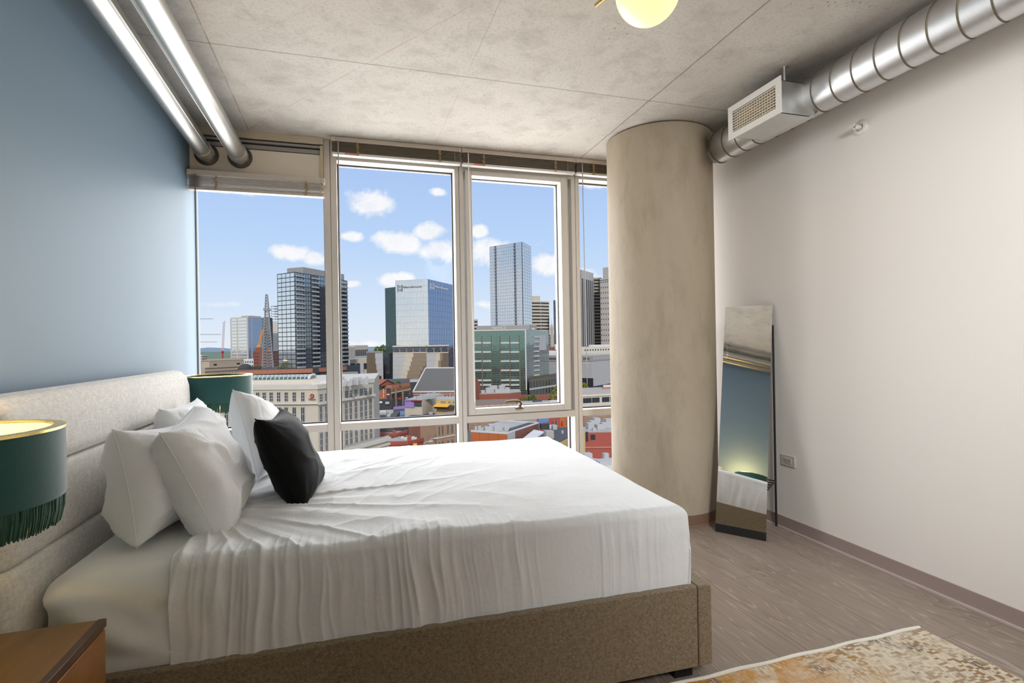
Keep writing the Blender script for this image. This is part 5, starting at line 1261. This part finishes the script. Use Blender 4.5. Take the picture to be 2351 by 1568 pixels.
# ---- buildings along the lively street
b = Bld('low_building', 'low cream-sided building with a purple mural front', [(929,918,218),(969,919.5,214),(1018,911,238)], k_cream, zi=1, roof=k_rooff)
f0, f1 = b.F; b.add(f0.rect(MB(), 930, 917.5, 952, 936, .3, .4), 'mural', k_violet); b.add(f0.rect(MB(), 951, 920, 968, 933, .3, .4), 'open_front', k_dark); b.add(f0.rect(MB(), 946, 918.5, 969, 921, .9, 1), 'awning', k_maroon)
f0.text('LEGENDS', 931.5, 921.8, 2.6, b.o, k_dark, wpx=13)
for (px, py, w, dp, h) in ((957,917,2,2,1.6),(965,916,3,2,1.2),(972,915,1.5,1.5,2.2),(978,914.5,2.5,2,1.3),(986,913.5,2,1.6,1.8),(993,912.5,1.5,1.5,2.2)):
    p = onZ(px, py+2, b.z); b.add(MB().box(p.x, p.x+w, p.y, p.y+dp, b.z, b.z+h), 'rooftop_unit', k_steel)
b = Bld('low_building', 'small yellow bar with an orange awning below the auditorium', [(1002,918,214),(1062,914,207)], k_yellow, depth=11, roof=k_rooff)
f = b.F[0]; f.windows(b.o, [(f.pt(x,923)[0], f.pt(x+5,923)[0]) for x in (1012,1018,1029,1040)], [(f.pt(1025,925)[1], f.pt(1025,921)[1])], k_wind, 'window', .2, .3, k_white, (2,1))
o1 = f.A+f.d*(f.pt(1003,927)[0]); o1.z = f.pt(1020,926.5)[1]; b.add(MB().obox(o1, f.d*(f.pt(1036,927)[0]-f.pt(1003,927)[0]), f.n*3.5-Vector((0,0,1.0)), (0,0,.15)), 'orange_awning', k_amber)
b.add(f.rect(MB(), 1002, 930, 1045, 937, 2.0, 2.4), 'terrace', k_dark)
def slab(name, label, px, z, mat, z0=GZ, wall=None, cat='building', group=None):
    """flat-roofed block from the outline of its roof at height z"""
    poly = [(onZ(x, y, z).x, onZ(x, y, z).y) for x, y in px]; cx = sum(q[0] for q in poly)/len(poly); cy = sum(q[1] for q in poly)/len(poly)
    o = thing(name, label, cat, (cx, cy, z0), group)
    part(MB().prism(poly, z0, z-.3), 'wall', wall or mat, o); part(MB().prism(poly, z-.3, z), 'roof', mat, o)
    class S: pass
    s = S(); s.o = o; s.z = z; s.poly = poly; s.F = [Fac(poly[i], poly[i+1]) for i in range(len(poly)-1)]; s.add = lambda mb, n, m_, **k: part(mb, n, m_, o, **k)
    s.unit = lambda px, py, w, dp, h, m_=k_lgrey, n='rooftop_unit': part(MB().box(onZ(px,py,z).x, onZ(px,py,z).x+w, onZ(px,py,z).y, onZ(px,py,z).y+dp, z, z+h), n, m_, o)
    return s
s = slab('low_building', 'flat grey-roofed block beside the hotel with a white canopy', [(858,962,),(905,962),(918,944),(866,944)], -26.5, k_roofd)
s.unit(862,954,4,2.4,1.6,k_white,'canopy'); s.unit(874,950,5,2,1.2,k_rooff); s.unit(888,957,1.4,1.4,.9); s.unit(893,951,1,1,1)
s = slab('low_building', 'long flat building with a pale lavender roof monitor', [(895,947),(960,944),(962,936),(900,937)], -30, k_roofd, wall=k_brick2)
s.unit(902,940,15,2.2,1.2,k_violet,'roof_monitor'); s.unit(930,941,3,2,1,k_rooff); s.unit(948,942,2,2,1.2)
s = slab('low_building', 'blue-roofed building with a dark parapet in the street row', [(912,957),(948,952),(947,941),(917,944)], -28.5, k_bluep, wall=k_dark)
s.F[0].text('BLUE', 922, 955, 2.6, s.o, k_dark, wpx=12, out=-.5); s.unit(941,951,2,1.5,1,k_white); s.unit(930,945,1,1,1.5)
s = slab('low_building', 'low grey terrace roof running in front of the blue roof', [(905,966),(1000,955),(998,948),(950,951)], -27.5, c_('violet_grey_roof', (.13,.11,.13)), wall=k_dark)
s.unit(985,952,1.5,1,1,k_rooff)
s = slab('brick_building', 'red brick bar with white-framed arched windows at the right of the street row', [(993,950),(1060,948),(1060,938),(992,938)], -29.5, k_rooff, wall=k_red)
s.F[0].windows(s.o, [(s.F[0].L*(i+.25)/8, s.F[0].L*(i+.6)/8) for i in range(8)], [(s.z-5, s.z-2)], k_wind, 'window', .1, .3, k_white, (1,1))
s = slab('brick_building', 'small red-framed bar with a white fire wall', [(955,949),(992,946),(992,937),(956,938)], -30, k_red, wall=k_red)
s.unit(975,945,6,1,4.5,k_white,'fire_wall'); s.unit(966,944,2,2,1.4); s.unit(985,944,1,1,1.5,k_amber)
# ---- lower strip seen under the transom
s = slab('brick_building', 'red painted corner building with a beige roof and terrace', [(862,996),(906,1000),(934,991),(893,986)], -31.5, k_rooff, wall=k_red)
s.unit(902,999,1.2,1.2,1.6,k_red,'chimney'); s.add(MB().prism(s.poly, s.z, s.z+.7).v and MB().prism([s.poly[0],s.poly[1],s.poly[1],s.poly[0]], s.z, s.z+.01), 'roof_edge', k_red)
for f in s.F[:2]: s.add(f.box(MB(), 0, f.L, s.z-.4, s.z+.7, .3, .6), 'parapet', k_red)
s = slab('brick_building', 'red bar with a roof terrace of white tables at the street corner', [(862,1020),(938,1018),(972,1010),(915,1001)], -32.2, k_rooff, wall=k_red)
f = s.F[0]
for f in s.F[:2]: s.add(f.box(MB(), 0, f.L, s.z-.4, s.z+.8, .3, .6), 'parapet', k_red)
s.F[0].windows(s.o, [(s.F[0].L*(i+.3)/6, s.F[0].L*(i+.55)/6) for i in range(6)], [(s.z-5, s.z-2.4)], k_wind, 'window', .2, .3, k_white, (1,1))
s.F[1].windows(s.o, [(s.F[1].L*(i+.3)/4, s.F[1].L*(i+.6)/4) for i in range(4)], [(s.z-5, s.z-2.4)], k_wind, 'window', .2, .3, k_white, (1,1))
for q in ((921,1008),(928,1010),(934,1006),(941,1010),(946,1008),(951,1010)): s.unit(q[0], q[1], .9, .9, .8, k_white, 'terrace_table')
s.unit(936,1014,1.3,1.3,1.9,k_red,'chimney')
b = Bld('brick_building', 'plain dark red brick side wall rising behind the corner bar', [(905,978,206),(1040,974,200)], k_brick3, depth=16, ztop=onY(960,973,203).z, roof=k_roofd)
b.add(b.F[0].rect(MB(), 905, 974, 965, 1040, .15, .3), 'painted_wall', k_brick2)
b = Bld('stone_building', 'tan stone building with tall arched windows beside the second mullion', [(1001,968,166),(1062,966,172)], k_brick3, depth=20, ztop=onY(1030,965,168).z)
f = b.F[0]; f.windows(b.o, [(f.pt(x,1000)[0], f.pt(x+2.8,1000)[0]) for x in (1007,1015,1027,1037,1047)], [(b.z-4.5-k*5, b.z-1.5-k*5) for k in range(3)], k_wind, 'arched_window', .2, .3, k_cream, (1,1))
g = MB(); f.box(g, 0, f.L, b.z-5.4, b.z-5, .3, .4); f.box(g, 0, f.L, b.z-10.4, b.z-10, .3, .4); b.add(g, 'string_course', k_cream)
s = slab('awning_stand', 'blue street awning at the foot of the brick wall', [(988,1029),(1012,1029),(1008,1018),(993,1017)], -39, c_('blue_awning', (.08,.18,.42)), cat='awning')
def lamp_post(label, px, py, d, top):
    p = onY(px, py, d); o = thing('street_lamp', label, 'street lamp', (p.x, p.y, GZ), 'street lamps'); zt = onY(px, top, d).z
    part(MB().tube([(p.x,p.y,GZ),(p.x,p.y,zt-.8),(p.x+.5,p.y,zt-.1),(p.x+2.0,p.y,zt)], .14, 7), 'post', k_steel, o, smooth=60); part(MB().box(p.x+1.5, p.x+2.5, p.y-.25, p.y+.25, zt-.1, zt+.12), 'lamp_head', k_white, o)
lamp_post('curved street lamp in front of the dark brick wall', 985, 1020, 150, 1007); lamp_post('street lamp right of the orange sign by the corner bar', 973, 1025, 148, 1014)
pb = onY(953,1028,136); o = thing('street_sign', 'tall orange blade sign on the corner bar', 'sign', (pb.x, pb.y, GZ)); part(MB().box(pb.x-.5, pb.x+.5, pb.y-.15, pb.y+.15, onY(953,1035,136).z, onY(953,1018,136).z), 'sign_blade', k_amber, o); part(MB().box(pb.x-.06, pb.x+.06, pb.y-.06, pb.y+.06, GZ, onY(953,1035,136).z), 'post', k_darkf, o)
# ---- centre lower pane: orange block, white and dark roofs
s = slab('orange_building', 'orange painted block with a white cluttered roof below the casement', [(1081,990),(1165,995.5),(1236,972),(1150,966)], -27.5, k_rooff, wall=k_orange)
f = s.F[1]; s.add(f.box(MB(), 0, f.L*.22, GZ, s.z, .1, .3), 'grey_corner', k_lgrey); s.add(f.box(MB(), f.L*.22, f.L, GZ, s.z, .1, .3), 'brick_side', k_brick2)
for f in s.F[:3]: s.add(f.box(MB(), 0, f.L, s.z-.2, s.z+.35, .1, .5), 'parapet', k_white)
dk = [(1166,993),(1200,981),(1236,972),(1215,970),(1170,984)]; s.add(MB().prism([(onZ(x,y,s.z).x, onZ(x,y,s.z).y) for x, y in dk], s.z, s.z+.1), 'dark_membrane', k_roofd)
for q in ((1114,990,3,2,1.2),(1124,987,4,3,1.6),(1135,990,2.5,2,1.4),(1140,983,5,2,.8),(1098,990,1,1,1.6),(1090,988,.8,.8,1.2),(1158,988,1.5,1,1)): s.unit(*q)
g = MB(); f = s.F[0]
for k in range(1, 4): f.box(g, f.L*k/4-.06, f.L*k/4+.06, GZ, s.z, .06, .1)
s.add(g, 'wall_joint', k_red)
s = slab('low_building', 'white flat roof tucked between the orange block and the dark roof', [(1193,1012),(1218,1014),(1250,991),(1226,986)], -28.6, k_white, wall=k_lgrey)
s = slab('yellow_building', 'yellow-walled building with a dark roof and an air handler', [(1216,1010),(1268,1022),(1310,1000),(1310,980),(1262,982)], -29, k_roofd, wall=k_yellow)
s.unit(1254,1008,2.6,2.2,2.4,k_rooff,'air_handler'); s.unit(1243,986,3,2,1.8,k_dark); s.unit(1262,985,2.5,1.5,1.2,k_white); s.unit(1270,987,1.5,1.5,1.5); s.unit(1290,996,.6,.6,1.0)
b = Bld('brick_row', 'row of blue and red painted storefronts behind the flat roofs', [(1232,958,205),(1340,955,212)], k_red, depth=16, ztop=onY(1280,957,208).z)
f = b.F[0]; b.add(f.rect(MB(), 1236, 955, 1259, 985, .2, .4), 'blue_front', c_('blue_front', (.16,.26,.48))); b.add(f.rect(MB(), 1284, 955, 1310, 985, .2, .4), 'orange_front', k_orange)
f.windows(b.o, [(f.pt(x,970)[0], f.pt(x+2.2,970)[0]) for x in (1239,1247,1255,1268,1276,1289,1298)], [(b.z-4.2, b.z-1.4), (b.z-8.5, b.z-5.5)], k_wind, 'window', .3, .3, k_white, (1,1))
b.add(f.rect(MB(), 1287, 967, 1291, 976, .9, .3), 'red_sign', k_sred)
# ---- right slot: red block, pale roofs, ramps
s = slab('red_building', 'red painted block with a cluttered white roof right of the third mullion', [(1340,991),(1420,990),(1420,968),(1356,969)], -27, k_rooff, wall=k_red)
f = s.F[0]; s.add(f.rect(MB(), 1356, 998, 1366.5, 1009, .2, .4), 'window', k_wind); s.add(f.rect(MB(), 1345, 991, 1350, 1013, .2, .4), 'window', k_wind); s.add(f.rect(MB(), 1341, 1026, 1420, 1027.5, .3, .4), 'string_course', k_rooff)
for q in ((1351,986,2,2,2),(1358,984,3,2,2.4),(1366,982,2,2,3),(1372,986,3,2,1.4),(1383,983,4,2,1.6),(1392,978,3,2,2.2),(1362,990,1,1,1)): s.unit(*q, k_lgrey)
s = slab('low_building', 'yellow party wall and narrow roof left of the red block', [(1330,990),(1343,990),(1347,980),(1334,980)], -26.8, k_rooff, wall=k_yellow)
s = slab('low_building', 'white cluttered roof close below the red block', [(1330,1075),(1424,1078),(1424,1058),(1338,1050)], -23, k_white, wall=k_lgrey)
for q in ((1342,1056,1.8,1.5,1.2),(1350,1062,2.4,.5,.5),(1366,1062,6,.4,.6),(1388,1060,1,1,1.6),(1378,1070,3,2,.8)): s.unit(*q, k_lgrey)
b = Bld('brick_row', 'brown brick storefronts above the roof of the red block', [(1336,957,215),(1424,956,220)], k_brick3, depth=14, ztop=onY(1380,956,217).z)
f = b.F[0]; f.windows(b.o, [(f.pt(x,970)[0], f.pt(x+9,970)[0]) for x in (1348,1361,1374,1387)], [(b.z-5.4, b.z-2)], k_wind, 'window', .2, .3, k_frame, (2,1))
b = Bld('concrete_deck', 'pale concrete building with long dark openings left of the column', [(1320,906,262),(1424,903,262)], k_cream2, depth=40, ztop=onY(1370,905,262).z, roof=c_('tan_roof', (.44,.38,.33)))
f = b.F[0]; f.windows(b.o, [(f.pt(a,918)[0], f.pt(c,918)[0]) for a, c in ((1326,1336),(1338.5,1358),(1359,1376.5),(1382,1399),(1401,1420))], [(f.pt(1370,924)[1], f.pt(1370,912.5)[1])], k_wind, 'opening', .1, .4)
b.add(f.rect(MB(), 1320, 907, 1424, 909, .6, .8), 'ledge', k_cream2)
b = Bld('orange_cabin', 'small orange-red cabin on the pale deck roof', [(1385,889,285),(1424,887,285)], c_('salmon_paint', (.50,.20,.13)), depth=12, ztop=onY(1400,888,285).z, z0=onY(1370,905,262).z, roof=k_white)
b.F[0].windows(b.o, [(b.F[0].pt(1388,897)[0], b.F[0].pt(1396,897)[0])], [(b.F[0].pt(1392,901)[1], b.F[0].pt(1392,895)[1])], k_wind)
b = Bld('brick_wall', 'long low red brick wall with trees in front of the green block', [(1170,908,340),(1284,907,332)], k_brick, depth=6, ztop=onY(1240,907.5,336).z, cat='wall')
s = slab('brick_building', 'flat white-roofed brick building with rooftop ducts in the casement', [(1080,905),(1166,902),(1196,899),(1192,893),(1082,896)], -30.5, k_rooff, wall=k_brick)
for q in ((1116,902,6,3,3),(1125,900,5,3,4),(1137,902,7,3,2.2),(1146,899,4,3,4),(1160,901,3,3,3),(1105,903,2,2,1.5),(1098,901,2,2,1)): s.unit(*q, k_lgrey)
s.unit(1120,897,6,3,2.4,c_('copper_green', (.22,.36,.30)),'copper_hood')
s = slab('brick_building', 'dull red brick block with small windows under the casement handle', [(1075,928),(1185,922),(1190,915),(1078,918)], -31, c_('brown_roof', (.26,.19,.15)), wall=k_brick3)
s.F[0].windows(s.o, [(s.F[0].L*(i+.3)/8, s.F[0].L*(i+.6)/8) for i in range(8)], [(s.z-3.4, s.z-1.2)], k_wind)
s = slab('low_building', 'pale flat roof below the long brick wall', [(1186,930),(1300,926),(1300,918),(1190,921)], -32.5, k_rooff, wall=k_grey)
s.unit(1225,923,5,2,1,k_roofd); s.unit(1262,922,8,1,.6,k_white)
tree('round green tree in front of the long brick wall', 1222, 905, 318, 9, k_leaf); tree('taller green tree at the end of the long brick wall', 1273, 897, 318, 11, k_leaf2); tree('green tree beside the brown podium', 1285, 883, 345, 12, k_leaf2); tree('small bush left of the round tree by the brick wall', 1202, 911, 318, 5, k_leaf, w=1.2); tree('street tree at the foot of the metal-clad building', 1341, 879, 390, 11, k_leaf2)
lamp_post('white street lamp before the tall tree by the brick wall', 1270, 920, 300, 907)
po = onY(1348,880,400); o = thing('light_pole', 'tall slim light pole in front of the metal-clad building', 'pole', (po.x, po.y, GZ)); part(MB().tube([(po.x,po.y,GZ),(po.x,po.y,onY(1346,815,400).z)], [.35,.22], 8), 'pole', k_steel, o); part(MB().box(po.x-.6, po.x+.6, po.y-.3, po.y+.3, onY(1346,815,400).z-.3, onY(1346,815,400).z+.3), 'lamp_head', k_steel, o)
def car(label, px, py, d, mat):
    p = onY(px, py, d); z = GZ; o = thing('car', label, 'car', (p.x, p.y, z), 'cars in the lot by the metal-clad building')
    body = MB().prism([(p.x-2.2,p.y-.9),(p.x+2.2,p.y-.9),(p.x+2.2,p.y+.9),(p.x-2.2,p.y+.9)], z+.3, z+.95); part(body, 'body', mat, o, bevel=.15)
    part(MB().box(p.x-1.3, p.x+1.1, p.y-.8, p.y+.8, z+.95, z+1.5), 'cabin', k_wind, o, bevel=.2)
    for sx in (-1.4, 1.4): part(MB().lathe([(0,-.95),(.33,-.95),(.33,.95),(0,.95)], (p.x+sx,p.y,z+.33), 12, 'y'), 'wheel', k_darkf, o)
for i, (px, d, m_, c) in enumerate(((1366,418,k_white,'white'),(1373,414,k_white,'white'),(1380,410,k_lgrey,'silver'),(1371,402,k_red,'red'),(1379,398,k_dark,'black'),(1387,404,k_white,'white'))):
    car(('leftmost white car parked in the lot by the metal-clad building', 'white car beside the silver one in the parking lot', 'silver car parked in the lot by the metal-clad building', 'red car parked in the lot by the metal-clad building', 'black car parked in the lot by the metal-clad building', 'rightmost white car in the parking lot, nearest the column')[i], px, 890, d, m_)
# ---- wooded ridges on the horizon
def ridge_hill(name, label, d, x0, x1, prof, mat, thick):
    a, c = onY(x0, 800, d).x, onY(x1, 800, d).x; n = 160; g = MB(); vs = []
    def top(i):
        px = x0+(x1-x0)*i/n; base = onY(px, 800, d); yy = prof(px); return base.x, onY(px, yy, d).z
    vs = []
    for i in range(n+1):
        x, z = top(i); z += 6*mnoise.noise(Vector((x*.01,d,0)))
        vs += [(x, d-thick, GZ), (x, d-thick*.4, GZ+(z-GZ)*.7), (x, d, z), (x, d+thick, GZ)]
    g.add(vs, [(i*4+k, i*4+4+k, i*4+5+k, i*4+1+k) for i in range(n) for k in range(3)])
    return tag(g.build(name, mat, smooth=180), label, 'hills', kind='structure')
ridge_hill('hills', 'blue-green far ridge on the horizon', 5200, 200, 2300, lambda x: 798.5-2.5*math.sin(x*.02)-1.5*math.sin(x*.051+1)-.012*(x-500)*.5, c_('hazed_far_woods', (.20,.27,.31), var=.15, vscale=.004), 900)  # bluish air haze is mixed into this ridge's base colour
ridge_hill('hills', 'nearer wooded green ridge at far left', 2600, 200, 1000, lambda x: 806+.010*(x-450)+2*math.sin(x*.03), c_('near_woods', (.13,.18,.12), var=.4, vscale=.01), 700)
# ------------------------------------------------------------------ camera
cd = bpy.data.cameras.new('camera'); co = bpy.data.objects.new('camera', cd); COL.objects.link(co)
cd.sensor_width = 36; cd.lens = 36*F/W; cd.clip_start = .05; cd.clip_end = 30000
mw = Matrix(((RT.x,UP.x,-FW.x,CAM.x),(RT.y,UP.y,-FW.y,CAM.y),(RT.z,UP.z,-FW.z,CAM.z),(0,0,0,1)))
co.matrix_world = mw; SC.camera = co

# ------------------------------------------------------------------ sky with drifting cumulus
wd = bpy.data.worlds.new('sky'); SC.world = wd; wd.use_nodes = True
class WT(NT):
    def __init__(self, w): self.t = w.node_tree; self.n = self.t.nodes; self.l = self.t.links
nt = WT(wd); bg = nt.n['Background']
tc = nt.node('ShaderNodeTexCoord'); d = tc.outputs['Generated']
sp = nt.node('ShaderNodeSeparateXYZ', i_0=d); dz = sp.outputs[2]
sky = nt.ramp(nt.math('MULTIPLY_ADD', dz, 1, 0), [(0.0,(.78,.85,.94)),(.06,(.68,.80,.96)),(.18,(.50,.68,.95)),(.34,(.385,.555,.90)),(.7,(.28,.45,.82)),(1,(.25,.40,.78))])
cl = None
n1 = nt.node('ShaderNodeTexNoise', i_Vector=d, i_Scale=16.0, i_Detail=8.0, i_Roughness=.62, i_Distortion=.3).outputs[0]
n2 = nt.node('ShaderNodeTexNoise', i_Vector=d, i_Scale=55.0, i_Detail=6.0, i_Roughness=.6).outputs[0]
def cloud(px, py, w, h, a=1.0):
    global cl
    c = ray(px, py).normalized(); rt = Vector((c.y, -c.x, 0)).normalized(); up = rt.cross(c)
    def dot(v, s):
        nd = nt.node('ShaderNodeVectorMath', operation='DOT_PRODUCT', i_0=d); nd.inputs[1].default_value = v
        return nt.math('MULTIPLY', nd.outputs['Value'], s)
    sx, sy = 1/(w/F*.80), 1/(h/F*.80)
    e = nt.math('ADD', nt.math('POWER', dot(rt, sx), 2), nt.math('POWER', nt.math('SUBTRACT', dot(up, sy), c.dot(up)*sy), 2))
    f = nt.math('MULTIPLY', nt.math('SUBTRACT', 1.0, nt.math('SQRT', e)), a)
    fr = nt.node('ShaderNodeVectorMath', operation='DOT_PRODUCT', i_0=d); fr.inputs[1].default_value = c
    f = nt.math('MULTIPLY', nt.math('MAXIMUM', f, -1.0), nt.math('GREATER_THAN', fr.outputs['Value'], 0.0))
    f = nt.math('ADD', f, nt.math('MULTIPLY', nt.math('LESS_THAN', fr.outputs['Value'], 0.0), -1.0))
    cl = f if cl is None else nt.math('MAXIMUM', cl, f)
for q in ((852,467,85,50),(915,556,90,42),(985,533,62,34),(1012,572,75,42),(806,544,40,20),(1140,580,110,48),(1100,530,34,24),(672,580,62,30),(725,592,50,26),(912,643,75,28),(1258,608,70,40),(1340,640,60,40),(812,653,34,14,.9),(1008,441,45,16,.8),(560,444,55,14,.7),(1370,420,60,20,.8),(500,700,60,16,.55),(840,790,70,12,.7),(1110,700,60,16,.6),(990,300,140,30,.7),(300,560,120,50),(1550,520,150,70),(1700,330,160,60)):
    cloud(*q)
# loose cumulus for the rest of the sky, behind the viewer
mp = nt.node('ShaderNodeMapping', i_Vector=d); mp.inputs['Scale'].default_value = (1,1,2.2)
rest = nt.node('ShaderNodeTexNoise', i_Vector=mp.outputs[0], i_Scale=3.2, i_Detail=8.0, i_Roughness=.6).outputs[0]
back = nt.math('LESS_THAN', sp.outputs[1], .05)
restm = nt.math('MULTIPLY', nt.ramp(rest, [(.42,(0,0,0)),(.54,(1,1,1))]), back)
edge = nt.math('ADD', cl, nt.math('MULTIPLY_ADD', n1, 1.5, -.80)); edge = nt.math('ADD', edge, nt.math('MULTIPLY_ADD', n2, .5, -.25))
mask = nt.math('MAXIMUM', nt.ramp(edge, [(.12,(0,0,0)),(.50,(1,1,1))]), restm)
ccol = nt.mix(nt.ramp(n1, [(.35,(0,0,0)),(.62,(1,1,1))]), (.86,.88,.95), (1.0,1.0,1.0))
colr = nt.mix(nt.math('MULTIPLY', mask, .95), sky, ccol)
nt.l.new(colr, bg.inputs[0]); bg.inputs[1].default_value = 1.0

# ------------------------------------------------------------------ sun and high bright haze
def sun(name, direction, strength, angle, col):
    ld = bpy.data.lights.new(name, 'SUN'); ld.energy = strength; ld.angle = R(angle); ld.color = col
    o = bpy.data.objects.new(name, ld); COL.objects.link(o)
    o.rotation_euler = Vector(direction).to_track_quat('-Z', 'Y').to_euler(); return o
sun('hazy_sky_light', (.05,-.82,-.50), 0.9, 70, (.95,.98,1.0))
sun('sun', (.10,.80,-.50), 2.0, 3, (1.0,.95,.86))

# daylight entering through each window bay
def daylight(x0, x1, z0, z1, rad):
    ld = bpy.data.lights.new('window_daylight', 'AREA'); ld.shape = 'RECTANGLE'; ld.size = x1-x0; ld.size_y = z1-z0
    ld.energy = rad*math.pi*(x1-x0)*(z1-z0); ld.color = (1.0,.985,.96)
    o = bpy.data.objects.new('window_daylight', ld); COL.objects.link(o); o.location = ((x0+x1)/2, 4.46, (z0+z1)/2); o.rotation_euler = (R(-90), 0, 0)
for q in ((XL, -.217, .13, 2.53), (-.123, .788, .13, 2.752), (.858, 1.812, .13, 2.752), (1.886, XR, .13, 2.752)): daylight(*q, 3.2 if q[0] > 1.85 else 5.5)

SC.view_settings.view_transform = 'Standard'; SC.view_settings.look = 'None'; SC.view_settings.exposure = 0.0; SC.view_settings.gamma = 1.0
SC.view_settings.use_curve_mapping = False
SC.cycles.max_bounces = 10; SC.cycles.diffuse_bounces = 6; SC.cycles.transparent_max_bounces = 12
SC.cycles.caustics_reflective = False; SC.cycles.caustics_refractive = False
SC.cycles.sample_clamp_indirect = 6.0
